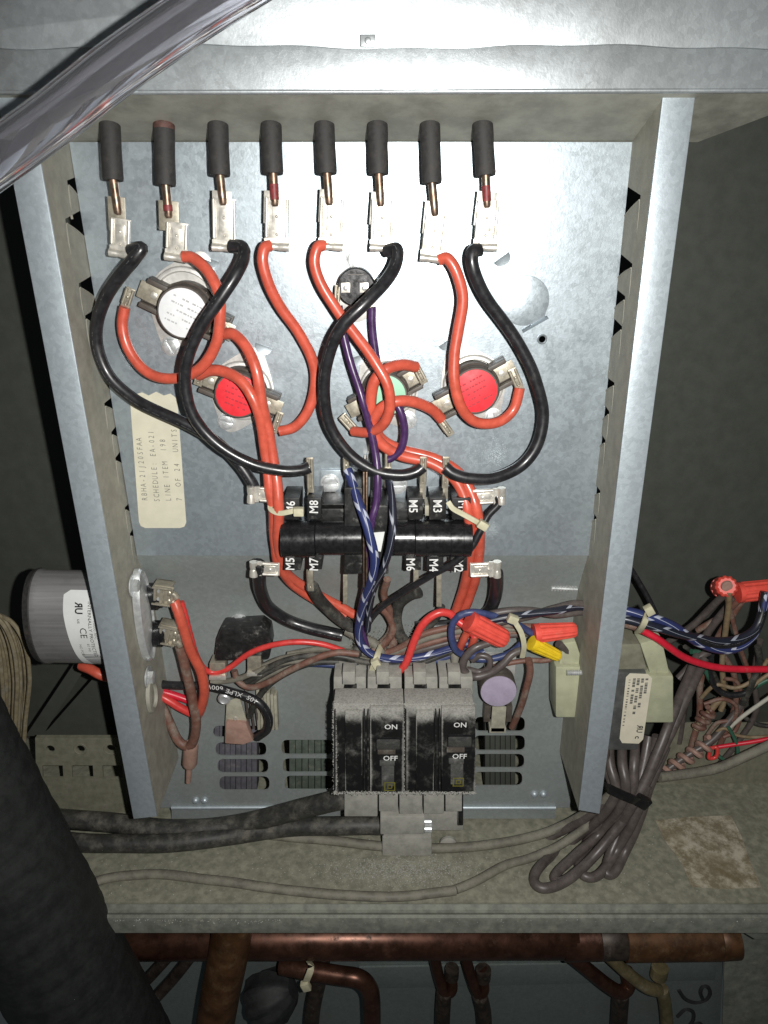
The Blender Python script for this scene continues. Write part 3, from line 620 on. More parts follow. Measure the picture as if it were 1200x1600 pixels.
q3 = W3('striped_wire', [(543, 734, 22), (552, 762, 28), (563, 792, 38), (575, 826, 43), (584, 862, 43), (583, 895, 38), (572, 930, 26), (563, 962, 14), (560, 990, 8), (569, 1012, 6), (592, 1026, 6), (630, 1030, 4), (670, 1024, 2), (705, 1012, 2), (740, 1002, 2)], 6.7, M_STRB, 'blue wire with white stripes running down the middle between the two relays')
ear_clip(q3, 541, 728, 20, 0, 30, 9)
q4 = W3('striped_wire', [(606, 735, 24), (608, 755, 28), (613, 785, 38), (614, 820, 45), (609, 858, 45), (598, 890, 38), (586, 915, 26), (577, 950, 12), (574, 985, 4)], 6.0, M_STRK, 'near black wire with pale stripes beside the blue striped one')
ear_clip(q4, 606, 745, 22, 0, 34, 10)

# ================================================================== THERMOSTATS
def thermostat(fx, fy, r, ea, face, label, sy, plate_off=(0, 0), ink=M_INKR, long=2.15, short=1.5):
    t = empty('round_thermostat', P(fx, fy, 0), label, 'thermostat', 'round snap disc thermostats on the panel')
    fr = Fr(fx, fy, 16.0, ea); sc = fr.s
    fp = Fr(fx + plate_off[0], fy + plate_off[1], 0.0, ea); n = 48
    b = MB(); q = []
    for i in range(n):
        a = 2 * math.pi * i / n; k = abs(math.sin(a)) ** 3
        q.append((r * (short + 0.05 * k) * math.cos(a) * (1 - 0.28 * k), r * (short * (1 - k) + long * k) * math.sin(a)))
    b.prism([fp(x, y, 1.2) for x, y in q], [fp(x, y, 0.2) for x, y in q]); b.build('mounting_plate', M_ALU, t, 0.0002)
    b = MB(); b.lathe(fp(0, 0, 1.1), N, [(0, r * 1.46 * sc), (0.0022, r * 1.40 * sc), (0.0026, r * 1.33 * sc), (0.0026, r * 1.26 * sc), (0.0008, r * 1.2 * sc)], 40); b.build('raised_rim', M_ALU, t)
    b = MB(); b.lathe(fr(0, 0, -15.5), N, [(0, r * 1.2 * sc), (0.010, r * 1.2 * sc), (0.0108, r * 1.13 * sc), (0.0148, r * 1.1 * sc), (0.0154, r * 1.06 * sc)], 40); b.build('body', M_BROWNB, t)
    b = MB(); b.cyl(fr, 0, 0, r * 0.995, -0.3, 0.35, 44); b.build('face_disc', face, t, 0.0001)
    for sg in (-1, 1):
        b = MB(); b.box(fr, sg * r * 0.9, sg * r * 1.85, -r * 0.62, r * 0.62, -14, -8.5); e = b.build('terminal_ear', M_BROWNB, t, 0.0004)
        b = MB()
        for k in (-1, 1): b.box(fr, sg * r * 0.95, sg * r * 1.8, k * r * 0.62, k * r * 0.42, -8.6, -2.5)
        b.build('side_rib', M_BROWNB, e, 0.0003)
        b = MB(); b.box(fr, sg * r * 1.12, sg * r * 2.1, -r * 0.36, r * 0.36, -8.4, -7.2); b.build('terminal_plate', M_TIND, e, 0.0002)
        b = MB(); b.lathe(fr(sg * r * 1.42, 0, -7.2), N, [(0, r * 0.15 * sc), (0.0006, r * 0.14 * sc), (0.0009, r * 0.05 * sc)], 14); b.build('rivet', M_TIN, e)
    if face in (M_FW, M_FR):                                         # rows of tiny print, too small to read in the photograph
        b = MB(); rnd = random.Random(int(fx))
        for row in range(-2, 3):
            u = -r * 0.6
            while u < r * 0.55:
                l = rnd.uniform(2, 6)
                if rnd.random() < 0.7: b.box(fr, u, u + l, row * r * 0.26 - 1.3, row * r * 0.26 + 1.3, 0.36, 0.40)
                u += l + 1.6
        b.build('fine_print', M_INKL if face is M_FW else M_INKR, t, smooth=False)
    for (sx, sy_, sr, sa) in sy: screw(sx, sy_, 1.0, sr, sa, t)
    return t
thermostat(286, 489, 38, 26, M_FW, 'large thermostat with a white round face at upper left', [(267, 541, 12.5, 60)], (4, -18))
thermostat(371, 618, 33.5, 22, M_FR, 'thermostat with a bright red face partly behind red wires, left of centre', [(353, 658, 11.5, 15)], (8, -8))
thermostat(602, 618, 32, -28, M_FG, 'thermostat with a mint green face behind looping wires in the middle', [(637, 656, 12, 40)], (4, -10))
thermostat(743, 611, 34, -28, M_FR, 'thermostat with a bright red face on the right side of the panel', [(771, 651, 11.5, 55)], (-4, -10))
t = empty('small_thermostat', P(556, 450, 0), 'small all black round thermostat with two square lugs under the hex screw', 'thermostat')
fr = Fr(556, 449, 14, 0); fp = Fr(557, 452, 0, 0)
b = MB(); q = [(33 * math.cos(a), (36 if math.sin(a) < 0 else 50) * math.sin(a)) for a in [2 * math.pi * i / 40 for i in range(40)]]
b.prism([fp(x, y, 1.2) for x, y in q], [fp(x, y, 0.2) for x, y in q]); b.build('mounting_plate', M_ALU, t, 0.0002)
b = MB(); b.lathe(fr(0, 0, -13.4), N, [(0, 29.5 * fr.s), (0.0125, 29 * fr.s), (0.0134, 27.5 * fr.s)], 40); b.build('body', M_BLACKP, t)
b = MB(); b.box(fr, -12, 12, -20, -18.5, 0, 0.3); b.build('moulded_line', M_BROWNB, t)
for u in (-16, 13):
    b = MB(); b.box(fr, u - 7, u + 7, -7, 8, -0.2, 0.8); l_ = b.build('lug', M_TIN, t, 0.0002)
    b = MB(); b.lathe(fr(u, 1, 0.8), N, [(0, 4 * fr.s), (0.0008, 3.4 * fr.s), (0.0011, 1 * fr.s)], 12); b.build('rivet', M_ZINC, l_)
screw(555, 405, 1, 12.5, -65, t)
t = empty('thermal_cutout', P(779, 1140, HB), 'thermostat with a lavender face on a metal bracket beside the right breaker', 'thermostat')
fr = Fr(779, 1080, 2, 0)
b = MB(); b.lathe(fr(0, 0, -12), N, [(0, 29 * fr.s), (0.0112, 29 * fr.s), (0.0118, 28.3 * fr.s)], 36); b.build('body', M_BROWNB, t)
b = MB(); b.cyl(fr, 0, 0, 28, -0.3, 0.4, 40); b.build('face_disc', M_FP, t, 0.0001)
fr = Fr(779, 1118, -8, 0); b = MB(); b.box(fr, -11, 11, -18, 30, 0, 1); b.box(fr, -13, 13, 22, 32, -9, 1); b.build('bracket_leg', M_MICA, t, 0.0003)
b = MB(); b.box(fr, -22, -12, -14, 16, -11, -2); b.box(fr, 13, 22, -14, 16, -11, -2); b.build('terminal_ear', M_BROWNB, t, 0.0004)
fr = Fr(782, 1035, -14, 0); b = MB(); b.box(fr, -24, 24, -14, 26, -4, 0); b.build('mounting_plate', M_ALU, t, 0.0004)

# ================================================================== RELAYS
def seq_block(root, x0, y0, x1, y1, h1, h0, txt, tx, ty, ang, sz=14):
    b = MB(); b.rect(x0, y0, x1, y1, h1, h0); o = b.build('terminal_block', M_BLACKD, root, 0.0005)
    if txt: text(txt, tx, ty, h1, sz, ang, M_WINK, o, sx=0.92, bold=0.012)
    return o
def barrel(root, x0, x1, yc, r, h, mat=M_BLACKP, rings=()):
    p0, p1 = P(x0, yc, h), P(x1, yc, h); L = (p1 - p0).length; rr = r * S((x0 + x1) / 2, yc, h)
    b = MB(); pr = [(0, rr * 0.96), (0.0004, rr)]
    for f in rings: pr += [(L * f - 0.0003, rr), (L * f - 0.0002, rr * 0.965), (L * f + 0.0002, rr * 0.965), (L * f + 0.0003, rr)]
    pr += [(L - 0.0004, rr), (L, rr * 0.96)]
    b.lathe(p0, p1 - p0, pr, 40); return b.build('barrel', mat, root)
rl = empty('sequencer_relay', P(500, 898, 0), 'black stacked relay with blocks marked M6 M8 M5 M7, left of the blue striped wire', 'relay', 'black stacked relays across the panel')
barrel(rl, 441, 494, 842, 29, 27, rings=(0.28, 0.72)); barrel(rl, 494, 566, 840, 27, 27, M_BLACKP, rings=(0.62,))
b = MB(); b.rect(441, 830, 500, 862, 30, 5); b.build('stage_body', M_BLACKP, rl, 0.0005)
b = MB(); b.rect(493, 795, 540, 816, 22, 3); b.rect(500, 787, 538, 790, 24, 4); b.build('yoke', M_BLACKD, rl, 0.0006)
seq_block(rl, 443, 778, 468, 812, 29, 9, 'M6', 455, 793, -90); seq_block(rl, 480, 778, 502, 812, 29, 9, 'M8', 491, 792, -90)
seq_block(rl, 444, 862, 470, 891, 29, 9, 'M5', 454, 881, -90); seq_block(rl, 482, 862, 503, 890, 29, 9, 'M7', 491, 882, -90)
b = MB(); b.rect(538, 762, 566, 897, 31, 2); b.build('centre_frame', M_BLACKD, rl, 0.0008)
b = MB()
for x in (567, 571.5): b.rect(x, 738, x + 2.6, 918, 33, 1)
b.build('mica_plates', M_PIN, rl, 0.0002)
b = MB(); b.rect(536, 898, 543, 944, 12, 10.5); b.build('coil_blade', M_TIND, rl, 0.0002)
def foot(root, x0, y0, x1, y1, sx, sy_, sa):
    b = MB(); b.rect(x0, y0, x1, y1, 2.2, 0.6); f_ = b.build('foot_plate', M_PANEL, root, 0.0003); screw(sx, sy_, 2.4, 13, sa, f_)
foot(rl, 500, 735, 538, 783, 516, 755, 0)
def blade(root, x, y0, y1, h, wd=8):
    b = MB(); b.rect(x - wd / 2, y0, x + wd / 2, y1, h, h - 1); return b.build('blade', M_TIND, root, 0.0002)
for x, y0, y1 in ((484, 745, 780), (485, 890, 912)): blade(rl, x, y0, y1, 20)
rr_ = empty('sequencer_relay', P(675, 895, 0), 'black stacked relay marked M5 M3 M1 M6 M4, right of the blue striped wire', 'relay', 'black stacked relays across the panel')
barrel(rr_, 615, 648, 840, 28, 27, M_BLACKP); barrel(rr_, 648, 736, 841, 29, 27, M_BLACKP, rings=(0.19, 0.42, 0.62, 0.84))
b = MB(); b.rect(648, 828, 734, 864, 30, 5); b.build('stage_body', M_BLACKP, rr_, 0.0005)
b = MB(); b.rect(614, 796, 648, 818, 22, 3); b.build('yoke', M_BLACKD, rr_, 0.0006)
b = MB(); b.rect(578, 790, 607, 834, 31, 3); b.build('coil_end', M_BLACKD, rr_, 0.0008)
b = MB(); b.rect(578, 830, 607, 897, 26, 3); b.build('coil_end', M_BLACKD, rr_, 0.0008)
b = MB(); b.pp([(577, 833), (601, 831), (595, 862), (574, 858)], 31.6, 31.2); b.build('paper_flag', M_WLAB, rr_)
for a in ((638, 778, 661, 812, 29, 9, 'M5', 645, 791), (671, 778, 697, 812, 29, 9, 'M3', 683, 791), (706, 778, 736, 812, 29, 9, 'M1', 722, 792),
          (634, 864, 658, 891, 29, 9, 'M6', 641, 882), (667, 864, 693, 892, 29, 9, 'M4', 677, 883), (704, 864, 730, 892, 29, 9, 'M2', 716, 884)):
    seq_block(rr_, *a, 90)
foot(rr_, 612, 735, 637, 786, 621, 757, 0)
for x, y0, y1, h in ((660, 745, 780, 20), (696, 745, 780, 20), (650, 890, 914, 20), (686, 890, 948, 12)): blade(rr_, x, y0, y1, h)
b = MB(); b.rect(664, 790, 672, 806, 24, 10); b.build('cream_spacer', M_MICA, rr_, 0.0003)
# upright connectors on the upper blades and flag connectors on the sides
def flag(par, px, py, h, a, L, W_, mat=M_TIN): return connector(par, px, py, h, a, L, W_, mat, 1)
connector(wires[2], 485, 742, 22, 0, 58, 10, M_TIND, 0); connector(wires[5], 661, 738, 22, 0, 52, 10, M_TIND, 0); connector(wires[7], 696, 738, 22, 0, 52, 10, M_TIND, 0)
flag(wires[0], 418, 772, 26, 90, 38, 24)
BL = 'black supply wires under the relays'
k1 = W3('supply_wire', [(405, 880, 22), (404, 900, 18), (407, 922, 8), (420, 948, -4), (445, 968, -10), (480, 980, -10), (515, 988, -8), (535, 993, -8)], A3 + 1.1, M_BLKW, 'black wire dropping from the lower left flag connector to the harness', group=BL)
flag(k1, 420, 888, 22, 90, 34, 22)
k2 = W3('supply_wire', [(487, 916, 14), (495, 932, 6), (512, 950, -2), (532, 968, -6), (555, 985, -8)], A3 + 1.1, M_BLKWD, 'black wire leaving blade M7 towards the harness', group=BL)
connector(k2, 485, 906, 16, 0, 38, 10, M_TIND, 0)
k3 = W3('supply_wire', [(776, 895, 20), (776, 918, 12), (772, 940, 4), (758, 960, -4), (730, 972, -9), (690, 978, -11), (650, 980, -12)], A3 + 1.1, M_BLKW, 'black wire curving down from the lower right flag connector', group=BL)
flag(k3, 752, 889, 22, -90, 36, 24)
k4 = W3('supply_wire', [(655, 925, 8), (640, 930, 4), (624, 944, 0), (618, 966, -3), (624, 990, -6), (634, 1004, -8)], A3 + 0.6, M_BLKWD, 'short dusty black wire hooking down below blade M6', group=BL)
k5 = W3('control_wire', [(777, 776, 26), (779, 788, 27), (762, 806, 28), (750, 830, 30), (735, 856, 31), (708, 880, 30), (672, 900, 25), (635, 922, 16), (602, 944, 8), (580, 966, 2), (569, 992, 0), (573, 1016, 0), (600, 1032, 0), (640, 1036, 0)], 5.6, M_BLKW, 'thin black wire slanting from the upper right flag connector down to the middle')
flag(k5, 757, 775, 26, -90, 40, 24)
k6 = W3('control_wire', [(605, 905, 14), (600, 930, 6), (612, 962, -2), (608, 990, -6), (590, 1010, -8), (580, 1024, -8)], 5.5, M_BRNW, 'thin dusty brown wire below the blue striped one')
k7 = W3('supply_wire', [(690, 948, 4), (680, 968, -4), (664, 985, -8), (645, 1000, -10)], 6, M_BLKWD, 'short dusty wire below blade M4', group=BL)

# ================================================================== BREAKERS
def breaker(x0, x1, hx0, hx1, lx, ly, label, on_xy, off_xy, hy0, hy1):
    t = empty('circuit_breaker', P((x0 + x1) / 2, 1250, HB), label, 'circuit breaker', 'pair of black two pole breakers')
    mid = (x0 + hx0 - 6) / 2
    b = MB(); b.rect(x0, 1100, x1, 1240, 44, 27); b.build('case', M_BRK, t, 0.0012)
    b = MB(); b.rect(x0 + 18, 1112, hx0 - 22, 1236, 46.5, 43.5); b.build('raised_face', M_BRK, t, 0.0008)
    b = MB(); b.rect(hx0 - 10, 1106, hx1 + 6, 1237, 47.5, 43.5); b.build('handle_face', M_BRK, t, 0.0008)
    for x in (x0 + 1, hx0 - 20, hx0 - 14):
        b = MB(); b.rect(x, 1112, x + 2.2, 1236, 47.3, 43.6); b.build('moulded_ridge', M_BLACKD, t, 0.0004)
    b = MB(); b.rect(hx0 - 1, hy0, hx1 + 1, hy1 + 5, 48.2, 45); b.build('handle_frame', M_BLACKP, t, 0.0005)
    pf = [P(hx0, hy0 + 1, 49), P(hx1, hy0 + 1, 49), P(hx1, hy0 + 7, 54.5), P(hx0, hy0 + 7, 54.5)]
    b = MB(); b.prism([P(hx0, hy0 + 2, 55), P(hx1, hy0 + 2, 55), P(hx1, hy1, 51.5), P(hx0, hy1, 51.5)], [P(hx0, hy0 + 8, 46), P(hx1, hy0 + 8, 46), P(hx1, hy1 + 3, 46), P(hx0, hy1 + 3, 46)]); b.build('switch_handle', M_HANDLE, t, 0.0008)
    ex, ey = off_xy
    b = MB(); b.rect(ex - 15, ey + 6, ex + 9, ey + 12, 49.6, 46.5); b.rect(ex - 12, ey + 13, ex + 8, ey + 44, 48.3, 46.5); b.build('trip_button', M_HANDLE, t, 0.0005)
    b = MB(); b.rect(ex - 18, ey - 14, ex + 10, ey - 6, 48.6, 46.5); b.build('trip_window', M_BROWNB, t, 0.0003)
    text('ON', *on_xy, 47.7, 9.5, 0, M_WINK, t, bold=0.01); text('OFF', ex + 2, ey, 47.9, 9.5, 0, M_WINK, t, bold=0.01)
    fr = Fr(lx, ly, 48.4, 0)                                          # small yellow outlined square emblem
    lg = MB()
    for q in ((-8.5, 8.5, -8.5, -7), (-8.5, 8.5, 7, 8.5), (-8.5, -7, -7, 7), (7, 8.5, -7, 7), (-3.6, -2.2, -4, 4), (-2.2, 3, -4, -2.8), (-2.2, 3, 2.8, 4), (2.6, 4, -3, 3)): lg.box(fr, *q, 0, 0.12)
    lg.build('emblem', M_YINK, t, smooth=False)
    return t
bk1 = breaker(521, 631, 588, 625, 609, 1229, 'left black breaker, thick dust along its left edge', (611, 1136), (608, 1185), 1153, 1170)
bk2 = breaker(632, 741, 700, 737, 716, 1222, 'right black breaker, grey dust over its upper right corner', (719, 1133), (716, 1182), 1149, 1166)
# lugs above and below the breakers
lt = empty('breaker_mount', P(630, 1270, HB), 'dusty grey breaker base with lugs and a big supply block under the two breakers', 'breaker base')
for x0, x1, h in ((521, 572, 18), (574, 628, 19), (632, 684, 18), (686, 739, 19)):
    b = MB(); b.rect(x0, 1058, x1, 1108, h, HB); lg = b.build('upper_lug', M_LUG, lt, 0.0012)
    b = MB(); b.rect(x0 + 14, 1050, x0 + 34, 1070, h + 5, h - 6); b.build('clamp', M_LUG, lg, 0.0008)
    b = MB(); b.rect(x0 + 16, 1080, x0 + 36, 1085, h + 8.5, h - 3); b.build('slot_bar', M_BLACKD, lg, 0.0004)
for x0, x1, y1 in ((538, 590, 1276), (592, 622, 1268), (624, 660, 1272), (662, 694, 1272), (696, 722, 1268)):
    b = MB(); b.rect(x0, 1236, x1, y1, 22, -8); b.build('lower_lug', M_LUG, lt, 0.0008)
b = MB(); b.rect(594, 1276, 664, 1304, 20, HB); b.build('supply_block', M_LUG, lt, 0.001)
b = MB(); b.rect(660, 1262, 724, 1298, 8, HB); b.build('base_plate', M_LUG, lt, 0.001)
b = MB(); b.rect(597, 1308, 675, 1338, 14, HB); b.build('base_foot', M_LUG, lt, 0.0015)
fr = Fr(671, 1290, 22, 0); b = MB(); b.lathe(fr(-8, 0, 0), Vector((1, 0, 0)), [(0, 9.5 * fr.s), (0.005, 9.5 * fr.s), (0.0056, 8 * fr.s)], 28, 0.07, 14); b.build('knurled_screw', M_ZINC, lt)
fr = Fr(700, 1316, 4, 0); b = MB(); b.lathe(fr(0, 0, 0), N, [(0, 13 * fr.s), (0.002, 13 * fr.s), (0.003, 9 * fr.s)], 20); b.build('round_screw', M_LUG, lt)
b = MB(); b.rect(716, 1242, 724, 1290, 18, 4); b.build('side_clip', M_BLACKP, lt, 0.0006)
# powdery dust on the breakers and under them
pos = []
def along(x0, y0, x1, y1, h, n, sx=2.5, sy=2.5, sh=0.4):
    for _ in range(int(n * 3.2)):
        t = random.random(); pos.append(P(x0 + (x1 - x0) * t + random.gauss(0, sx), y0 + (y1 - y0) * t + random.gauss(0, sy), h + abs(random.gauss(0, sh))))
along(522, 1100, 524, 1240, 44, 500, 1.6); along(522, 1239, 741, 1239, 44, 700, 2, 1.3); along(521, 1101, 741, 1100, 44, 500, 2, 1.6); along(630, 1105, 632, 1240, 43.8, 220, 1.6)
along(740, 1105, 740, 1240, 44, 220, 1.2)
chunks('breaker_dust', pos, M_DUST, None, 0.00012, 0.00055, 'crumbly pale dust lying along the edges of both breakers', 'dust')
pos = [F(630 + random.gauss(0, 62), 1358 + random.gauss(0, 13), 0.1) for _ in range(4000)] + [F(random.uniform(120, 1150), random.uniform(1295, 1400), 0.05) for _ in range(900)]
chunks('shelf_dust', pos, M_DUST, None, 0.00015, 0.0007, 'scattered grit and pale dust on the shelf under the breakers', 'dust')

# ================================================================== STICKERS
st = empty('unit_label', P(255, 825, 0), 'yellowed paper label with dot matrix lines printed sideways and a torn top', 'label')
q = [(203, 622), (212, 616), (222, 613), (232, 618), (244, 612), (256, 618), (266, 615), (277, 623), (284, 720), (291, 816), (288, 823), (281, 825), (227, 825), (220, 822), (217, 815), (210, 720)]
MB().prism([P(x, y, 0.5) for x, y in q], [P(x, y, 0.05) for x, y in q]).build('paper', M_PAPER, st)
for tx, x0, y0, x1, y1 in (('RBHA-21J20SFAA', 217, 683, 227, 783), ('SCHEDULE: EA-021', 236, 672, 246, 785), ('LINE ITEM  198', 254, 685, 264, 784), ('7  OF 24  UNITS', 272, 669, 281, 784)):
    b = MB(); n_ = len(tx)
    for i, chh in enumerate(tx):
        if chh == ' ': continue
        k = (i + 0.5) / n_; o = text(chh, x1 + (x0 - x1) * k, y1 + (y0 - y1) * k, 0.5, 9.2, -95, M_INKG, st, sx=0.72, bold=-0.008)
        me = o.data; off = len(b.v); b.v += [v.co + o.location + st.location for v in me.vertices]; b.f += [tuple(off + j for j in pg.vertices) for pg in me.polygons]
        bpy.data.objects.remove(o); bpy.data.meshes.remove(me)
    b.build('print_line', M_INKG, st, smooth=False, fixn=False)

# ================================================================== CAPACITOR (through the left side channel)
cpn = empty('run_capacitor', P(100, 1040, -8), 'silver oval capacitor with a white printed label, sticking out left of the box', 'capacitor')
c0, c1 = P(62, 963, 2), P(208, 966, 2)
ra = 80 * S(100, 963, 2); ax = c1 - c0; L = ax.length
b = MB(); b.lathe(c0, ax, [(0, ra * 0.92), (0.0012, ra), (0.006, ra * 1.005), (0.0075, ra * 0.985), (L * 0.97, ra * 0.985)], 56, squash=0.62, up=Vector((0, 0, 1))); b.build('can', M_CAN, cpn)
b = MB(); b.lathe(c0 - ax.normalized() * 0.0022, ax, [(0, ra * 0.8), (0.001, ra * 0.97), (0.005, ra * 1.02), (0.0058, ra * 1.0)], 56, squash=0.62, up=Vector((0, 0, 1))); b.build('end_seam', M_RUBBER, cpn)
hc = 2 + 0.62 * ra * 1000 * 0.99
def oval(px, py): return py
# label wraps the can: build it as a strip following the oval
def canpt(xpx, ang, lift=0.0004):
    f = (P(xpx, 963, 2 + ra * 620) - c0).dot(ax.normalized()); n_ = ax.normalized()
    up = Vector((0, 0, 1)); up = (up - n_ * up.dot(n_)).normalized(); out = Vector((0, -1, 0))
    r = ra * 0.985
    return c0 + n_ * f + up * ((r + lift) * math.cos(ang)) + out * ((r * 0.62 + lift) * math.sin(ang))
b = MB(); rows = []
A0, A1 = R(36), R(152); K = 18
def lab_l(t): return 97 + 6 * max(0, (t - 0.25)) * 3.2 + (10 if t < 0.04 or t > 0.96 else 0)
for k in range(K + 1):
    t = k / K; a = A0 + (A1 - A0) * t
    rows.append([canpt(lab_l(t), a), canpt(140, a), canpt(178, a)])
for row in rows: b.v += row
for k in range(K):
    for j in range(2): b.f.append((k * 3 + j, k * 3 + j + 1, (k + 1) * 3 + j + 1, (k + 1) * 3 + j))
b.build('printed_label', M_WLAB, cpn)
def can_text(s, xpx, t, sz, mat=M_INK, sx=1.0, flip=False, bold=0.0, name='lettering'):
    cu = bpy.data.curves.new('t', 'FONT'); cu.body = s; cu.align_x = 'CENTER'; cu.align_y = 'CENTER'; cu.size = 1; cu.resolution_u = 2; cu.offset = bold
    tmp = bpy.data.objects.new('t', cu); me = bpy.data.meshes.new_from_object(tmp); sc = S(120, 963, 20) * 1000
    b = MB(); am = A0 + (A1 - A0) * t; k = -1 if flip else 1; arc = ra * 0.85
    b.v = [canpt(xpx + v.co.y * sz * 1.38, am + v.co.x * sz * 1.38 * sx * k * S(120, 963, 20) / arc, 0.0006) for v in me.vertices]
    b.f = [tuple(p.vertices) for p in me.polygons]; bpy.data.objects.remove(tmp); bpy.data.curves.remove(cu); bpy.data.meshes.remove(me)
    return b.build(name, mat, cpn, smooth=False, fixn=False)
can_text('UR', 121, 0.20, 12, flip=True, bold=0.03, sx=0.8); can_text('us', 121, 0.33, 5.5); can_text('CE', 126, 0.45, 11, sx=0.9); can_text('INTERNALLY PROTECTED', 138, 0.44, 5.6, M_INK)
can_text('60 Hz', 131, 0.62, 4.5, M_INKG); can_text('NO PCBS', 118, 0.66, 4.2, M_INKG); can_text('10000 AFC', 145, 0.42, 4.5, M_INKG)
b = MB(); rnd = random.Random(4); a = 0.72
while a < 0.97:
    wd = rnd.choice((0.010, 0.014, 0.022)); x0 = 116 + (a - 0.72) * 40
    q = [canpt(x0, A0 + (A1 - A0) * a, .0006), canpt(x0 + 28, A0 + (A1 - A0) * a, .0006), canpt(x0 + 28, A0 + (A1 - A0) * (a + wd), .0006), canpt(x0, A0 + (A1 - A0) * (a + wd), .0006)]
    i = len(b.v); b.v += q; b.f.append((i, i + 1, i + 2, i + 3)); a += wd + rnd.choice((0.011, 0.016, 0.013))
b.build('barcode', M_INK, cpn, smooth=False, fixn=False)
# its terminal cap, showing on the inner face of the channel
def onwall(px, py, lift=0.0):
    p0, p1 = P(*LI[0], 38.9), P(*LI[1], 38.9); dz = (p1 - p0).normalized(); n = dz.cross(Vector((0, 1, 0))).normalized()
    q = hit(px, py, p0, n); return q + Vector((1, 0, 0)) * (lift * 0.001)
cc = onwall(219, 962); X = Vector((1, 0, 0))
b = MB(); b.lathe(cc + X * 0.0005, X, [(0, ra * 1.0), (0.003, ra * 1.0), (0.0045, ra * 0.96), (0.0032, ra * 0.9), (0.004, ra * 0.6), (0.006, ra * 0.25)], 48, squash=0.36, up=Vector((0, 0, 1))); b.build('end_cap', M_ZINC, cpn)
for py, px in ((932, 232), (990, 240)):
    c_ = onwall(px - 8, py, 3); b = MB(); b.lathe(c_, X, [(0, 0.0095), (0.006, 0.0095), (0.0075, 0.008), (0.009, 0.008)], 28, squash=0.8, up=Vector((0, 0, 1))); b.build('insulator_ring', M_BLACKP, cpn)
for px, py in ((205, 915), (229, 1058)):
    c_ = onwall(px, py, 1); b = MB(); b.lathe(c_, X, [(0, 0.0058), (0.001, 0.0058), (0.001, 0.0045), (0.004, 0.0045), (0.0045, 0.003)], 6, squash=1, up=Vector((0, 0, 1))); b.lathe(c_, X, [(0, 0.0075), (0.0008, 0.0075)], 20, up=Vector((0, 0, 1))); b.build('mounting_screw', M_ZINC, cpn)
CW = 'capacitor leads'
def capconn(par, px, py, h, a):
    o = connector(par, px, py, h, a, 34, 30, M_TIND, 0); fr = Fr(px, py, h, a); b = MB(); b.box(fr, -17, 12, -16, -13, -9, 3); b.box(fr, -17, 12, 13, 16, -9, 3); b.box(fr, -15, 10, -16, 16, -9, -7); b.box(fr, -1, 1.5, -14, 14, -7, 2.5); b.build('tab_pair', M_TIND, o, 0.0003)
    b = MB()
    for k in (-7, 7): b.tube([fr(8, k, 0), fr(16, k + 3, 0), fr(20, k + 9, -0.5)], 5.5 * fr.s, 12)
    b.build('wire_crimp', M_TIND, o); b = MB()
    for k in (-7, 7): b.lathe(fr(-8, k, 0.6), N, [(0, 3 * fr.s), (0.0006, 2.4 * fr.s)], 12)
    b.build('latch_dimple', M_ZINC, o); return o
m1 = W3('capacitor_lead', [(272, 940, 6), (279, 958, 8), (288, 985, 8), (300, 1020, 6), (314, 1052, 4), (319, 1080, 2), (315, 1106, -2), (306, 1122, -6)], 8, M_REDW, 'thick orange red lead from the upper capacitor terminal bending down', group=CW)
capconn(m1, 256, 930, 4, 8)
m2 = W3('capacitor_lead', [(283, 940, 4), (291, 965, 4), (297, 992, 2), (305, 1020, 0), (317, 1042, -2), (332, 1050, -4), (356, 1045, -4), (388, 1022, -3), (420, 1009, -2), (460, 1003, -2), (500, 1006, -3), (540, 1018, -4)], 4.6, M_REDW2, 'thin bright red lead from the upper capacitor terminal running right to the harness', group=CW)
m3 = W3('capacitor_lead', [(281, 1010, 3), (286, 1032, 3), (294, 1062, 2), (302, 1095, 1), (306, 1130, 0), (303, 1155, -2), (294, 1166, -4), (279, 1156, -6), (264, 1128, -8), (252, 1103, -10), (240, 1088, -12)], 7.4, M_BRNW, 'dusty brown lead from the lower capacitor terminal looping back to the wall hole', group=CW)
capconn(m3, 264, 992, 4, 12)
m4 = W3('capacitor_lead', [(216, 1074, -11), (238, 1082, -10), (258, 1092, -8), (282, 1106, -8), (308, 1118, -10)], 6.5, M_REDW2, 'short red lead coming out of the wall hole under the capacitor', group=CW)
m5 = W3('capacitor_lead', [(216, 1074, -13), (240, 1079, -12), (262, 1083, -12), (290, 1092, -13), (312, 1100, -13)], 6, M_CRIM, 'short crimson lead behind the red one at the wall hole', group=CW)
m6 = W3('outer_lead', [(128, 1040, -12), (142, 1046, -8), (160, 1056, -6), (190, 1062, -10)], 8, M_REDW, 'red lead coming from under the capacitor outside the box')
sp = empty('crimp_splice', P(298, 1190, -6), 'brownish closed end crimp splice hanging under the capacitor leads', 'splice')
p0, p1 = P(299, 1162, -5), P(294, 1222, -8); v_ = p1 - p0; s_ = S(298, 1190, -6)
b = MB(); b.lathe(p0, v_, [(0, 10 * s_), (0.002, 11 * s_), (v_.length * .5, 11.5 * s_), (v_.length * .56, 9.5 * s_), (v_.length * .58, 5 * s_), (v_.length, 4 * s_)], 20); b.build('crimp_cap', M_PINK, sp)
gr = empty('wall_grommet', onwall(236, 1085), 'dusty hole grommet in the left web where the leads pass through', 'grommet')
b = MB(); c_ = onwall(234, 1087, 0.3); b.lathe(c_, X, [(0, 0.013), (0.0025, 0.0125), (0.003, 0.009), (0.001, 0.008)], 28, squash=0.7, up=Vector((0, 0, 1))); b.build('ring', M_WALL, gr)
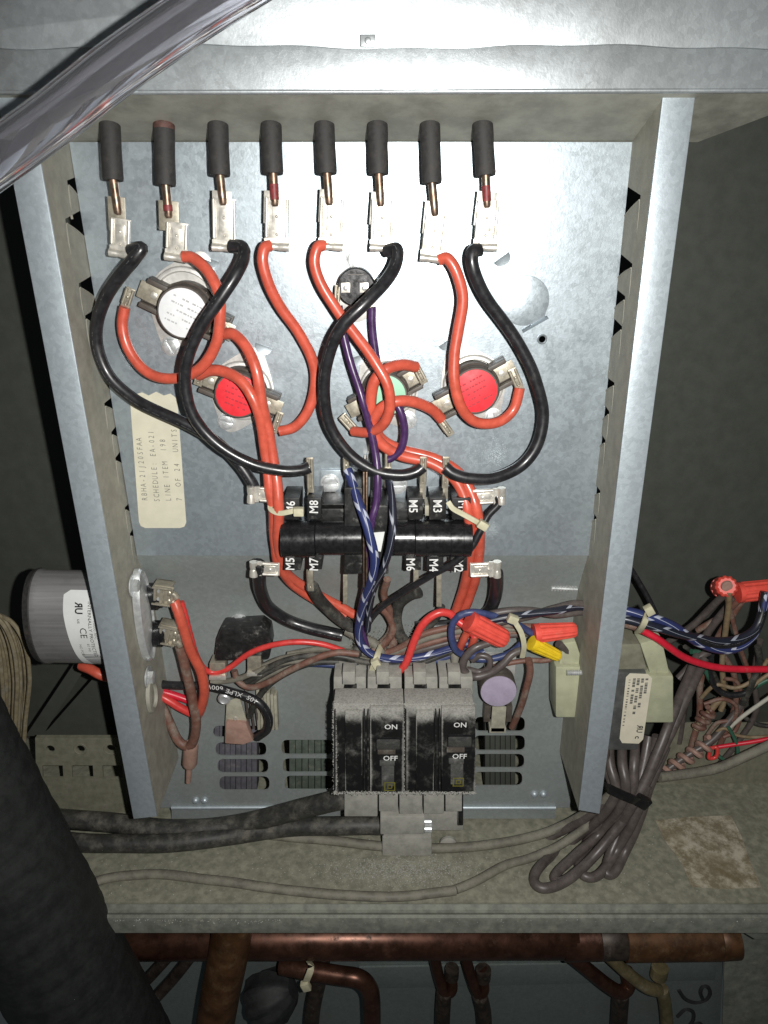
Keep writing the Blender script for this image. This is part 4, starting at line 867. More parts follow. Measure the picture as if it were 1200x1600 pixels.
# black printed wire and the limit control it feeds
n1_ = wire('printed_wire', [(215, 1069, -13), (238, 1068, -12), (262, 1070, -10), (295, 1071, -8), (325, 1073, -6), (355, 1080, -4), (385, 1088, -2), (408, 1100, 0), (420, 1120, 0), (417, 1140, -2), (402, 1152, -6)], 7, M_BLKW, 'black wire with white printed lettering curving to the pinkish cutoff', 'wire')
for tx, x, y, a in (('600V', 336, 1074, 188), ('XLPE', 366, 1082.5, 197), ('105', 394, 1092.5, 208)): text(tx, x, y, 2.4 if x > 380 else (0.5 if x > 350 else -2.2), 8.5, a, M_WINK, n1_, sx=1.05)
lc = empty('limit_control', P(385, 1050, HB), 'dusty black moulded limit control with two brass terminal blocks, under a screw', 'limit control')
b = MB(); b.pp([(345, 982), (408, 978), (421, 988), (424, 1010), (420, 1032), (334, 1034), (338, 1000)], -4, HB); b.build('body', M_BLACKD, lc, 0.002)
for x0, y0, x1, y1 in ((327, 1036, 352, 1056), (386, 1026, 408, 1050)):
    b = MB(); b.rect(x0, y0, x1, y1, -3, -14); e = b.build('terminal_block', M_TIND, lc, 0.0008); b = MB(); b.rect(x0 - 1, y1 + 1, x1 + 1, y1 + 7, -1, -12); b.build('clamp_bar', M_TIN, e, 0.0006)
screw(374, 971, -19, 12, 45, lc)
tc_ = empty('thermal_cutoff', P(372, 1160, HB), 'tan metal tab with a pinkish sleeve over the left vent slots', 'thermal cutoff')
b = MB(); b.pp([(354, 1096), (374, 1090), (385, 1125), (390, 1160), (351, 1160), (352, 1130)], -8, -9.2); b.build('tab', M_MICA, tc_, 0.0003)
b = MB(); b.pp([(353, 1128), (384, 1130), (392, 1150), (396, 1158), (380, 1164), (351, 1162)], -5, -11); b.build('sleeve', M_PINK, tc_, 0.001)
fr = Fr(351, 1090, -8, 0); b = MB(); b.lathe(fr(0, 0), N, [(0, 10 * fr.s), (0.002, 10 * fr.s), (0.003, 7 * fr.s), (0.0024, 5 * fr.s)], 20); b.build('ring_terminal', M_ZINC, tc_)
fr = Fr(368, 1122, -8, 0); b = MB(); b.lathe(fr(0, 0), N, [(0, 3.4 * fr.s), (0.0012, 2.6 * fr.s)], 12); b.build('rivet', M_TIN, tc_)
mc = empty('mica_element', P(420, 1140, HB), 'stack of pale mica strips behind the black printed wire', 'heater element')
for i in range(6):
    x = 400 + i * 5.5; MB().pp([(x, 1078 + i * 2), (x + 4.5, 1076 + i * 2), (x + 7, 1140), (x + 2.5, 1141)], -10 - (i % 2) * 2, -19).build('mica_strip', M_MICA, mc, 0.0002)
for i in range(3):
    b = MB(); x = 384 + i * 7; b.tube([P(x, 1092 + 3 * i, -12), P(x + 3, 1115, -10), P(x + 6, 1138, -12)], 0.0009, 8); b.build('coil_wire', M_GRYW, mc)

# ================================================================== HARNESS across the middle
HN = 'dusty harness wires running across above the breakers'
def jit(pts, dx, dy, dh): return [(x + dx, y + dy * (0.6 + 0.4 * math.sin(x * 0.02 + dy)), h + dh) for x, y, h in pts]
H0 = [(385, 1066, -8), (410, 1048, -4), (445, 1032, -1), (490, 1024, 0), (535, 1026, 1), (580, 1036, 2), (620, 1040, 2), (660, 1030, 1), (700, 1014, 0), (740, 1002, 0)]
for i, (dy, dh, m, r, lb) in enumerate([(6, 0, M_BLKWD, 5.2, 'dusty black harness wire, lowest of the strands over the breaker lugs'), (-6, -2, M_GRYD, 5.0, 'dusty grey harness wire, topmost at the left'), (0, 2, M_BLKWD, 4.8, 'dusty black harness wire in the middle of the strands'), (-1, -5, M_GRYW, 4.8, 'grey brown harness wire behind the other strands'), (12, -4, M_GRYD, 4.6, 'dusty grey harness wire below the black ones')]):
    W3('harness_wire', jit(H0, 0, dy, dh), r, m, lb, group=HN)
W3('harness_wire', [(366, 1048, -7), (372, 1064, -6), (392, 1074, -4), (420, 1066, -1), (455, 1046, 2), (490, 1030, 4), (525, 1020, 4), (560, 1022, 3)], 5.2, M_BRNW, 'dusty brown red harness wire hooking under the limit control', group=HN)
W3('harness_wire', [(390, 1120, -8), (404, 1090, -6), (425, 1066, -3), (455, 1048, -1), (490, 1036, 0), (530, 1034, 0)], 5.0, M_BLKWD, 'dusty black harness wire rising from the mica strips', group=HN)
W3('harness_wire', [(330, 1066, -8), (365, 1062, -6), (400, 1050, -3), (440, 1036, 0), (490, 1030, 1)], 4.6, M_GRYD, 'dusty grey harness wire from the left limit terminal', group=HN)
for i, (dy, m, lb) in enumerate([(-12, M_BRNW, 'dusty brown harness wire, uppermost at the right under the red nut'), (-4, M_GRYD, 'dusty grey harness wire just below the upper brown one at the right'), (4, M_BRNW, 'dusty brown harness wire, second brown strand from the top at the right'), (11, M_GRYW, 'grey brown harness wire over the right breaker lugs')]):
    W3('harness_wire', [(590, 1024, -4), (625, 1018 + dy * .5, -2), (660, 1004 + dy, 0), (695, 994 + dy, 0), (725, 988 + dy, 0), (755, 984 + dy, 0), (800, 985 + dy * .6, -2), (835, 984 + dy * .4, -2)], 5.4, m, lb, group=HN)
W3('harness_wire', [(604, 1048, 5), (620, 1050, 6), (636, 1034, 8), (646, 1004, 9), (660, 976, 9), (682, 958, 8), (702, 958, 7), (716, 970, 8), (735, 985, 12), (742, 996, 14)], 6.4, M_REDW2, 'bright red wire arching from the harness up to the slanted red wire nut', group=None)
sc_ = chunks('harness_dust', [P(545 + random.random() * 140, 1005 + random.gauss(0, 12), -8 + random.random() * 5) for _ in range(1500)], M_DUSTB, None, 0.0001, 0.0005, 'clumps of grey dust caught behind the harness', 'dust')
LD = 'dusty wires going down into the breaker lugs'
for pts, r, m, lb in [([(556, 962, -6), (566, 984, -6), (560, 1008, -6), (556, 1040, 2), (552, 1062, 8)], 8, M_BLKWD, 'dusty black lug wire, first from the left above the left breaker'),
  ([(540, 985, -8), (560, 996, -6), (585, 1006, -6), (598, 1030, 0), (600, 1062, 8)], 8, M_GRYD, 'dusty grey lug wire bending down at the nylon tie'),
  ([(632, 1000, -8), (646, 1016, -4), (654, 1038, 2), (656, 1062, 8)], 8, M_BLKWD, 'dusty black lug wire below the short hooked wire'),
  ([(690, 978, -10), (706, 1000, -6), (712, 1030, 2), (712, 1062, 8)], 8, M_GRYD, 'dusty grey lug wire above the right breaker'),
  ([(592, 948, 2), (606, 962, 0), (614, 984, -2), (600, 1006, -4), (584, 1016, -4)], 6, M_BRNW, 'brown wire bowing right behind the blue striped wire'),
  ([(612, 972, -6), (616, 990, -8), (612, 1012, -8), (600, 1030, -6)], 6.5, M_BRNW, 'short brown wire in the dust behind the harness'),
  ([(520, 962, -10), (545, 975, -8), (570, 1000, -8), (600, 1018, -6), (650, 1022, -4), (700, 1004, -4), (745, 992, -4)], 5, M_BRNW, 'brown wire running level behind the harness to the slanted red nut'),
  ([(440, 1044, -8), (480, 1038, -4), (530, 1040, -2), (590, 1046, -2), (650, 1042, -2), (700, 1026, -2), (735, 1014, -2)], 4.4, M_BLUW, 'thin slate blue wire under the harness'),
  ([(450, 1022, -8), (500, 1014, -5), (550, 1018, -4), (610, 1028, -4), (670, 1016, -3), (720, 1000, -3), (780, 992, -3)], 4.4, M_GRYD, 'thin pale grey wire along the top of the harness')]:
    W3('lug_wire', pts, r, m, lb, group=LD)
# wires to the right: the grey twisted run through the channel
RN = 'bundle passing through the right channel'
for i, (dy, dh, m, lb) in enumerate([(-7, 0, M_GRYW, 'upper grey strand of the twisted run entering the right channel'), (2, 3, M_STRK, 'dark striped strand of the twisted run entering the right channel'), (8, -1, M_GRYW, 'lower grey strand of the twisted run entering the right channel')]):
    pts = [(735, 975 + dy, 6 + dh), (790, 962 + dy, 8 + dh), (830, 958 + dy * 0.6, 6 + dh), (870, 956 - dy * 0.7, 4 + dh), (905, 950 - dy * 0.9, 0), (935, 955, -6)]
    W3('channel_wire', pts, 6.2, m, lb, group=RN)
W3('blue_wire', [(757, 1018, 6), (735, 1025, 8), (715, 1018, 10), (706, 1000, 12), (706, 978, 12), (718, 962, 12), (740, 956, 12), (772, 962, 10), (800, 972, 8), (832, 990, 6)], 5.6, M_BLUW, 'slate blue wire circling round the open end of the slanted red nut')
W3('blue_wire', [(706, 1000, 6), (720, 1018, 5), (745, 1030, 5), (775, 1028, 6), (800, 1018, 6), (815, 1006, 6)], 5.4, M_BLUW, 'slate blue wire sagging below the slanted red nut')
W3('grey_loop_wire', [(765, 1004, 12), (742, 1012, 14), (726, 1030, 14), (725, 1048, 13), (740, 1058, 12), (765, 1052, 12), (785, 1038, 12), (800, 1022, 10), (820, 1014, 8)], 6.2, M_GRYW, 'grey brown wire coiled in a loop above the lavender thermostat')
W3('grey_loop_wire', [(730, 1046, 9), (750, 1050, 9), (764, 1042, 10), (764, 1028, 10), (750, 1024, 9), (738, 1032, 8)], 5, M_GRYW, 'small inner curl of grey wire within the larger loop')
W3('brown_wire', [(772, 1042, 2), (795, 1036, 4), (825, 1032, 4), (855, 1032, 2), (866, 1022, 2), (856, 1010, 2)], 4.2, M_BRNW, 'thin brown wire running right towards the cream bobbin')
W3('brown_wire', [(826, 1030, 6), (828, 1050, 5), (822, 1078, 2), (812, 1108, -4), (800, 1136, -12)], 5.6, M_BRNW, 'brown fading to grey wire dropping right of the lavender thermostat')
W3('grey_wire', [(872, 1006, 4), (884, 1016, 2), (890, 1030, 0), (888, 1046, -2)], 6, M_GRYW, 'short grey wire between the yellow nut and the cream bobbin')
for x in (726, 742):
    W3('nut_lead', [(x + 4, 988, 12), (x - 2, 1000, 10), (x - 8, 1016, 4)], 6.2, M_REDW, 'orange red lead hanging from the slanted red nut, %s' % ('nearer the blue loop' if x < 730 else 'nearer the grey loop'))
# wire nuts
def nut(p0, p1, r0, r1, mat, label, grp='twist on wire connectors'):
    q0, q1 = P(*p0), P(*p1); ax = q1 - q0; L = ax.length; s_ = S(*p0)
    t = empty('wire_nut', q0, label, 'wire connector', grp)
    b = MB(); b.lathe(q0, ax, [(0, r0 * s_ * 0.8), (0.0001, r0 * s_), (L * 0.1, r0 * s_), (L * 0.14, r0 * s_ * 0.97)], 36); b.build('skirt', mat, t)
    b = MB(); b.lathe(q0, ax, [(L * 0.13, r0 * s_ * 0.97), (L * 0.85, r1 * s_), (L * 0.94, r1 * s_ * 0.96), (L, r1 * s_ * 0.75)], 48, 0.045, 12); b.build('ribbed_shell', mat, t)
    return t
nut((732, 970, 16), (790, 1000, 14), 17, 15.5, M_NUTR, 'red wire nut lying slanted beside the blue loop')
nut((834, 990, 10), (900, 984, 8), 15.5, 12, M_NUTR, 'red wire nut lying level above the yellow one')
nut((830, 1004, 14), (874, 1026, 12), 12, 9, M_NUTY, 'yellow wire nut pointing at the cream bobbin')
# nylon ties
def tie(pts, wd, mat, label, head, ha=0, hs=7):
    t = empty('cable_tie', P(*pts[len(pts) // 2]), label, 'cable tie')
    q = smoothpath(path(pts), 5); b = MB(); n = len(q); m = pts[0]; s_ = S(*m) * wd / 2; tk = 0.0006
    fr_ = []
    for k in range(n):
        d = (q[min(k + 1, n - 1)] - q[max(k - 1, 0)]).normalized(); side = d.cross(N)
        side = side.normalized() if side.length > 0.05 else (fr_[-1] if fr_ else Vector((1, 0, 0)))
        fr_.append(side); out = side.cross(d).normalized()
        b.v += [q[k] - side * s_, q[k] + side * s_, q[k] + side * s_ - out * tk * 2, q[k] - side * s_ - out * tk * 2]
    for k in range(n - 1):
        for j in range(4): a, c = k * 4 + j, k * 4 + (j + 1) % 4; b.f.append((a, c, c + 4, a + 4))
    b.f += [(0, 3, 2, 1), tuple(4 * (n - 1) + j for j in range(4))]
    b.build('strap', mat, t)
    fr = Fr(*head, ha); b = MB(); b.box(fr, -hs, hs, -hs * 0.8, hs * 0.8, -2, 2.5); b.build('locking_head', mat, t, 0.0006); return t
tie([(423, 784, 26), (423, 796, 31), (436, 802, 33), (452, 800, 34), (466, 796, 34)], 8, M_TIE, 'pale nylon tie round the red pair beside block M6', (467, 799, 35), 0, 8)
tie([(700, 784, 32), (708, 795, 34), (724, 804, 35), (742, 814, 36), (752, 820, 34)], 8, M_TIE, 'pale nylon tie round the red pair beside block M1', (754, 820, 36), 30, 8)
tie([(800, 962, 14), (806, 974, 17), (815, 990, 18), (819, 1010, 17), (816, 1028, 13)], 8, M_TIE, 'pale nylon tie between the two red wire nuts', (801, 967, 16), 20, 8)
tie([(596, 1010, 4), (590, 1024, 12), (584, 1040, 14), (578, 1056, 8)], 9, M_TIE, 'dusty nylon tie gathering the harness at the blue striped wire', (588, 1036, 14), 60, 8)
tie([(1012, 952, 2), (1010, 966, 12), (1004, 980, 12), (996, 990, 4)], 9, M_TIE, 'pale nylon tie on the striped bundle right of the channel', (1014, 953, 8), 60, 8)

# ================================================================== TRANSFORMER through the right channel
tf = empty('transformer', P(960, 1130, -14), 'transformer with cream bobbins and a paper label, mounted through the right channel', 'transformer')
b = MB(); b.rect(868, 1042, 914, 1122, 8, -14); b.build('bobbin_half', M_CREAM, tf, 0.002)
b = MB(); b.pp([(880, 1005), (900, 1002), (914, 1044), (872, 1044)], 4, -12); b.build('bobbin_neck', M_CREAM, tf, 0.0015)
b = MB(); b.rect(1006, 1056, 1053, 1130, 0, -30); b.build('bobbin_half', M_CREAM, tf, 0.002)
b = MB(); b.pp([(1000, 1006), (1034, 996), (1048, 1058), (1018, 1060)], -4, -28); b.build('bobbin_neck', M_CREAM, tf, 0.0015)
b = MB(); b.pp([(930, 1052), (1010, 1050), (996, 1172), (925, 1172)], 6, -34); b.build('core', M_CORE, tf, 0.001)
b = MB(); b.pp([(948, 1008), (1000, 1006), (1012, 1048), (946, 1050)], 2, -30); b.build('core_bracket', M_BRACKET, tf, 0.001)
lq = [(984, 1052), (1012, 1053), (1019, 1060), (1005, 1155), (998, 1162), (972, 1161), (968, 1154), (978, 1058)]
b = MB(); b.prism([P(x, y, 8.6) for x, y in lq], [P(x, y, 6.05) for x, y in lq]); b.build('paper_label', M_TLAB, tf)
text('UR', 999, 1139, 8.7, 9.5, 98, M_INK, tf, flip=True, bold=0.02, sx=0.85); text('c', 996, 1152, 8.7, 9, 98, M_INK, tf, bold=0.02)
b = MB(); rnd = random.Random(9)
for col in range(4):
    fr = Fr(1012 - col * 6.5 - 1, 1060, 8.7, 98); u = 0; e = (26, 52, 70, 46)[col]
    while u < e:
        l = rnd.uniform(2, 5)
        if rnd.random() < 0.8: b.box(fr, u, u + l, -2.2, 2.2, 0, 0.04)
        u += l + 1
fr = Fr(984, 1062, 8.7, 98); u = 0
while u < 90:
    l = rnd.uniform(1, 3); b.box(fr, u, u + l, -1.5, 1.5, 0, 0.04); u += l + rnd.uniform(1, 5)
b.build('fine_print', M_INKG, tf, smooth=False)
fr = Fr(894, 1051, 12, 0); b = MB(); b.lathe(fr(-8, 0), Vector((1, 0, 0)), [(0, 4.4 * fr.s)] + [(i * 0.0007, (4.4 if i % 2 else 3.4) * fr.s) for i in range(1, 22)], 16); b.build('threaded_screw', M_ZINC, tf)

# ================================================================== GREY CABLE COIL on the right
gc = empty('coiled_cable', F(960, 1385, 0), 'grey brown cable folded into long loops and tied with a black strap', 'cable')
GS = [[(953, 1152, -12), (952, 1172, -4), (954, 1195, 4), (962, 1225, 12), (958, 1250, 14), (930, 1285, 8), (885, 1320, 0), (845, 1352, 'f', 6), (834, 1376, 'f', 5), (850, 1388, 'f', 5), (885, 1376, 'f', 6), (930, 1335, 'f', 14), (975, 1280, 16), (1000, 1240, 16), (1030, 1180, 6), (1075, 1085, -20), (1100, 1030, -40)],
      [(972, 1152, -12), (972, 1172, -2), (973, 1195, 8), (978, 1225, 16), (972, 1255, 16), (940, 1300, 8), (900, 1335, 'f', 10), (868, 1368, 'f', 5), (880, 1377, 'f', 5), (915, 1350, 'f', 10), (955, 1308, 14), (985, 1262, 18), (1008, 1220, 14), (1038, 1150, 2), (1066, 1080, -22), (1090, 1025, -44)],
      [(992, 1152, -12), (992, 1172, 0), (991, 1200, 10), (986, 1240, 16), (962, 1280, 12), (930, 1316, 4), (906, 1342, 'f', 6), (912, 1368, 'f', 5), (936, 1366, 'f', 5), (966, 1325, 'f', 14), (992, 1275, 18), (1012, 1225, 14)],
      [(1014, 1150, -6), (1005, 1200, 6), (995, 1240, 14), (975, 1290, 12), (955, 1330, 'f', 12), (946, 1362, 'f', 5), (960, 1362, 'f', 5), (980, 1325, 'f', 14), (1000, 1275, 16), (1018, 1220, 12), (1040, 1165, 0)],
      [(944, 1160, 0), (948, 1200, 2), (958, 1235, 8), (935, 1262, 8), (895, 1290, 0), (850, 1312, -6)],
      [(1026, 1150, -2), (1016, 1195, 2), (1002, 1240, 8), (978, 1270, 8), (940, 1290, 6), (915, 1318, 4)]]
def sp_(pts): return pts
for g in GS: wire('cable_strand', g, 7.2, M_GRYW, parent=gc, sub=8)
def nstrand(pts, r, m): return wire('cable_strand', pts, r, m, parent=gc, sub=8)
nstrand([(958, 1238, 10), (930, 1262, 6), (885, 1288, -4), (835, 1306, 'f', 5), (780, 1318, 'f', 4), (700, 1325, 'f', 4), (620, 1324, 'f', 4), (560, 1318, 'f', 4), (500, 1312, 'f', 3.5), (440, 1306, 'f', 3.2), (360, 1300, 'f', 3.2)], 7.2, M_GRYD)
nstrand([(965, 1245, 12), (930, 1280, 6), (880, 1318, 'f', 8), (835, 1338, 'f', 4), (790, 1352, 'f', 4), (745, 1376, 'f', 4), (712, 1390, 'f', 4)], 6.4, M_GRYD)
tb = tie([(938, 1222, 12), (950, 1232, 22), (975, 1244, 26), (998, 1254, 24), (1006, 1262, 12)], 15, M_TIEB, 'black strap tying the grey cable loops together', (1003, 1252, 22), 28, 12)
# ================================================================== RIGHT COMPARTMENT WIRING
SB = 'striped bundle leaving right of the channel'
for i, (dy, dh, m, r, lb) in enumerate([(-6, 0, M_STRB, 6.8, 'upper blue striped wire of the bundle hanging in the right compartment'), (7, 3, M_STRK, 6.6, 'lower dark striped wire of the bundle hanging in the right compartment'), (2, -6, M_BLKW, 7, 'plain black wire behind the striped bundle in the right compartment')]):
    s2 = [-1, 1, 0][i]
    W3('bundle_wire', [(955, 956 + dy, -4 + dh), (985, 962 + dy, 0 + dh), (1020, 972 + dy, 2 + dh), (1055, 984 + dy * 0.8, 0 + dh), (1090, 1000 - dy * 0.6, -4), (1120, 1009 - dy, -8), (1152, 1006 - dy, -12), (1178, 988 - dy * .6, -16), (1190, 960, -20), (1196, 925, -24)], r, m, lb, group=SB)
W3('bundle_wire', [(950, 966, -8), (985, 974, -4), (1005, 982, -2)], 9, M_BRNW, 'short brown wire in the bundle at the nylon tie', group=SB)
W3('red_wire', [(1000, 984, -2), (1030, 1000, 0), (1068, 1026, -4), (1105, 1040, -8), (1150, 1045, -12), (1230, 1046, -16)], 5.6, M_CRIM, 'pinkish red wire running out of frame at the right')
nut((1128, 918, -50), (1136, 916, -30), 17, 16, M_NUTR, 'round open end of a red wire nut facing the viewer in the right compartment')
b_ = nut((1152, 926, -40), (1210, 920, -40), 16, 15, M_NUTR, 'red wire nut at the right edge of the photograph')
fr = Fr(1136, 916, -29, 0); o = MB(); o.lathe(fr(0, 0, -1), N, [(0, 9 * fr.s), (0.0016, 8.5 * fr.s), (0.0018, 6 * fr.s)], 20); o = o.build('nut_insert', M_PINK, None); tag(o, 'pale insert inside the round end of the red wire nut', 'wire insert')
RC = 'thin loose wires tangled in the right compartment'
tang = [([(1140, 922, -30), (1120, 940, -38), (1085, 975, -50), (1040, 1005, -60)], 5.5, M_GRYW, 'grey brown wire from the round red nut slanting to the lower left'),
 ([(1160, 932, -40), (1130, 960, -50), (1090, 985, -60)], 5, M_BRNW, 'brown wire from the edge red nut slanting to the lower left'),
 ([(1140, 925, -28), (1138, 950, -34), (1132, 1000, -44), (1128, 1040, -50), (1132, 1090, -54), (1126, 1110, -54)], 4.4, M_TANW, 'tan wire hanging straight down from the round red nut'),
 ([(1135, 930, -32), (1150, 990, -40), (1166, 1040, -46), (1172, 1060, -48)], 3.6, M_BRNW, 'thin brown wire hanging beside the tan one'),
 ([(1112, 1020, -50), (1108, 1050, -50), (1120, 1076, -50), (1145, 1086, -48), (1172, 1078, -48), (1185, 1050, -46), (1184, 1010, -44)], 5, M_BLKW, 'black wire sagging in a loop under the striped bundle'),
 ([(1080, 1018, -46), (1098, 1022, -48), (1104, 1050, -50), (1125, 1082, -52), (1158, 1082, -52), (1200, 1062, -50)], 4, M_GRNW, 'dark green wire sagging beside the black loop'),
 ([(1120, 1010, -48), (1146, 1050, -52), (1150, 1090, -54), (1140, 1130, -56), (1124, 1165, -58)], 4.6, M_BRNW, 'dusty brown wire running down through the tangle'),
 ([(1172, 1076, -46), (1188, 1062, -44), (1215, 1045, -44)], 3.2, M_TANW, 'short ochre wire at the right edge'),
 ([(1136, 1140, -52), (1165, 1116, -48), (1210, 1084, -44)], 3.2, M_WHTW, 'thin white wire slanting up to the right edge'),
 ([(1104, 1166, -54), (1118, 1146, -50), (1132, 1138, -48), (1150, 1148, -48), (1175, 1152, -48), (1215, 1150, -46)], 2.6, M_TANW, 'thin tan wire crossing the ledge'),
 ([(1138, 1136, -46), (1150, 1160, -44), (1152, 1180, -44), (1138, 1190, -44), (1122, 1180, -46)], 2.8, M_GRNW, 'thin green wire curling in a small loop'),
 ([(1118, 1168, -46), (1150, 1163, -44), (1180, 1158, -42), (1220, 1150, -40)], 3.4, M_CRIM, 'thin red wire running level to the right edge'),
 ([(1108, 1170, -44), (1120, 1168, -42), (1119, 1182, -42), (1108, 1184, -42), (1110, 1172, -42)], 3, M_REDW2, 'tiny knot of red wire on the ledge'),
 ([(1030, 1214, -10), (1070, 1210, -16), (1120, 1200, -22), (1165, 1182, -26), (1230, 1150, -30)], 7.6, M_GRYD, 'thick grey cable rising along the ledge to the right edge'),
 ([(1184, 1010, -42), (1186, 1035, -44), (1172, 1075, -46), (1160, 1100, -50)], 5, M_BLKWD, 'dark wire hanging at the right edge'),
 ([(975, 872, -70), (1000, 912, -66), (1025, 960, -60)], 4.5, M_BLKW, 'black wire end behind the striped bundle'),
 ([(1060, 1060, -40), (1090, 1030, -42), (1108, 1018, -44)], 6, M_GRYW, 'grey wire curving behind the red wire'),
 ([(1150, 935, -46), (1108, 985, -54), (1082, 1040, -60), (1070, 1100, -64), (1060, 1160, -64)], 6, M_GRYW, 'grey brown wire dropping behind the pinkish red wire'),
 ([(1158, 940, -46), (1120, 1000, -58), (1096, 1060, -60), (1092, 1120, -60), (1080, 1170, -58)], 5, M_BRNW, 'dusty brown wire dropping close behind the grey coil'),
 ([(1188, 1000, -46), (1178, 1060, -52), (1182, 1110, -54), (1160, 1150, -54), (1120, 1200, -54)], 4.4, M_GRYW, 'grey wire trailing from the right edge down onto the ledge'),
 ([(1070, 1010, -52), (1110, 1044, -54), (1140, 1100, -56), (1180, 1130, -54), (1220, 1136, -50)], 3.6, M_BLKWD, 'thin black wire crossing the tangle to the right edge'),
 ([(1100, 1100, -52), (1128, 1092, -50), (1150, 1102, -50), (1146, 1124, -50), (1120, 1130, -52), (1104, 1150, -54)], 3.2, M_BRNW, 'thin brown red wire looping in the middle of the tangle'),
 ([(1200, 1030, -44), (1180, 1060, -46), (1150, 1075, -48), (1118, 1070, -50), (1096, 1090, -54)], 3.2, M_TANW, 'thin ochre wire sagging across the tangle'),
 ([(1130, 1060, -50), (1152, 1066, -50), (1160, 1100, -52), (1150, 1140, -52), (1130, 1152, -52)], 3.2, M_BRNW, 'thin brown wire looping above the ledge')]
for pts, r, m, lb in tang: W3('loose_wire', pts, r, m, lb, group=RC)
def coil(p0, p1, turns, rp, rw, mat, label):
    q0, q1 = P(*p0), P(*p1); ax = (q1 - q0); n = ax.normalized(); u = N.cross(n).normalized(); v = n.cross(u); s_ = S(*p0); pts = []
    for k in range(turns * 12 + 1):
        a = 2 * math.pi * k / 12; pts.append(q0 + ax * (k / (turns * 12)) + u * (rp * s_ * math.cos(a)) + v * (rp * s_ * math.sin(a)))
    o = MB().tube(pts, rw * s_, 8).build('twisted_wire', mat, None, fixn=False); tag(o, label, 'wire', RC); return o
coil((1042, 1205, -40), (1112, 1158, -46), 5, 9, 4, M_PINK, 'pinkish wire spiralled tightly round a cable, lower of two')
coil((1090, 1136, -48), (1112, 1108, -50), 3, 8, 4, M_BRNW, 'brown wire spiralled tightly, above the pinkish spiral')
W3('loose_wire', [(1030, 1212, -42), (1075, 1180, -46), (1110, 1158, -48), (1145, 1120, -52), (1165, 1090, -54)], 6, M_GRYW, 'grey cable inside the pinkish spiral', group=RC)
W3('loose_wire', [(1086, 1140, -52), (1110, 1110, -54), (1126, 1092, -54)], 5, M_TANW, 'tan cable inside the brown spiral', group=RC)
# ================================================================== LEFT COMPARTMENT and supply cables
bw = empty('strand_bundle', P(20, 1180, -20), 'bundle of dusty tan strands hanging at the left edge', 'wire bundle')
rnd = random.Random(3)
for i in range(11):
    dx = -22 + i * 4.6; hh_ = -24 + 10 * math.sin(i * 1.3)
    wire('strand', [(-40 + dx, 955 + i * 1.5, hh_), (-10 + dx * .9, 965 + rnd.uniform(-4, 4), hh_ + 3), (12 + dx, 1000, hh_ + 5), (20 + dx + rnd.uniform(-3, 3), 1060, hh_ + 3), (20 + dx * .85, 1120, hh_ + rnd.uniform(-3, 3)), (18 + dx * .7, 1200, hh_)], 3.4, M_BRAID, parent=bw, n=8)
SU = 'thick black supply cables on the shelf'
W3('supply_cable', [(60, 1278, 'f', 9), (150, 1283, 'f', 9), (230, 1293, 'f', 9), (300, 1296, 'f', 10), (370, 1288, 'f', 14), (440, 1272, 2), (500, 1256, 8), (545, 1247, 12)], 15.5, M_BLKWD, 'upper thick black supply cable rising to the left breaker', group=SU)
W3('supply_cable', [(60, 1312, 'f', 7), (170, 1318, 'f', 8), (280, 1316, 'f', 8), (360, 1306, 'f', 9), (440, 1294, 2), (520, 1290, 6), (600, 1290, 8)], 14, M_BLKWD, 'lower thick black supply cable running into the grey supply block', group=SU)
W3('shelf_cable', [(130, 1390, 'f', 4), (155, 1376, 'f', 4), (195, 1368, 'f', 4), (260, 1367, 'f', 4), (340, 1376, 'f', 4), (420, 1387, 'f', 4), (500, 1396, 'f', 4), (560, 1400, 'f', 4), (640, 1400, 'f', 4), (712, 1391, 'f', 4)], 6.6, M_GRYD, 'thin dusty cable lying along the shelf behind the lip')
# ================================================================== COPPER PIPES below the shelf
ch = empty('copper_header', P(640, 1500, 10), 'horizontal tarnished copper header pipe under the shelf lip', 'pipe')
rh = 30 * S(600, 1468, 18)
def hp(x0, x1, r, mat, name, parent=ch, y=1468, h=18):
    q0, q1 = P(x0, y, h), P(x1, y - 2, h); L = (q1 - q0).length
    b = MB(); b.lathe(q0, q1 - q0, [(0, r * .97), (0.0006, r), (L - 0.0006, r), (L, r * .97)], 36); return b.build(name, mat, parent)
hp(-40, 900, rh, M_COPPER, 'main_tube'); hp(878, 935, rh * 1.04, M_COPPER, 'coupling'); hp(930, 975, rh * 1.0, M_COPPERD, 'scorched_joint'); hp(974, 1120, rh * 1.05, M_COPPERO, 'end_cap'); hp(1119, 1150, rh * 1.0, M_COPPERO, 'cap_dome')
vp = empty('copper_riser', P(340, 1600, 30), 'orange brown copper pipe running down in front of the header', 'pipe')
q = [P(365, 1440, 30), P(355, 1500, 34), P(343, 1560, 36), P(330, 1640, 36)]
MB().tube(smoothpath(q), 31 * S(350, 1520, 34), 28).build('tube', M_COPPERO, vp)
def ctube(pts, r, mat, label, cap=None):
    t = empty('copper_tube', P(*pts[0]), label, 'copper tube', 'small copper tubes under the header')
    b = MB(); b.tube(smoothpath([P(*p) for p in pts]), r * S(*pts[0]), 16); b.build('tube', mat, t)
    if cap:
        for (x, y, h, rr, m) in cap: fr = Fr(x, y, h); b = MB(); b.lathe(fr(0, -10), Vector((0, 0, -1)), [(0, rr * fr.s), (20 * fr.s, rr * fr.s), (22 * fr.s, rr * .8 * fr.s)], 16); b.build('joint', m, t)
    return t
ctube([(440, 1508, 14), (480, 1516, 20), (530, 1524, 24), (562, 1530, 26), (578, 1548, 26), (581, 1580, 26), (581, 1640, 26)], 14, M_COPPER, 'copper elbow turning down at the end of a short horizontal tube')
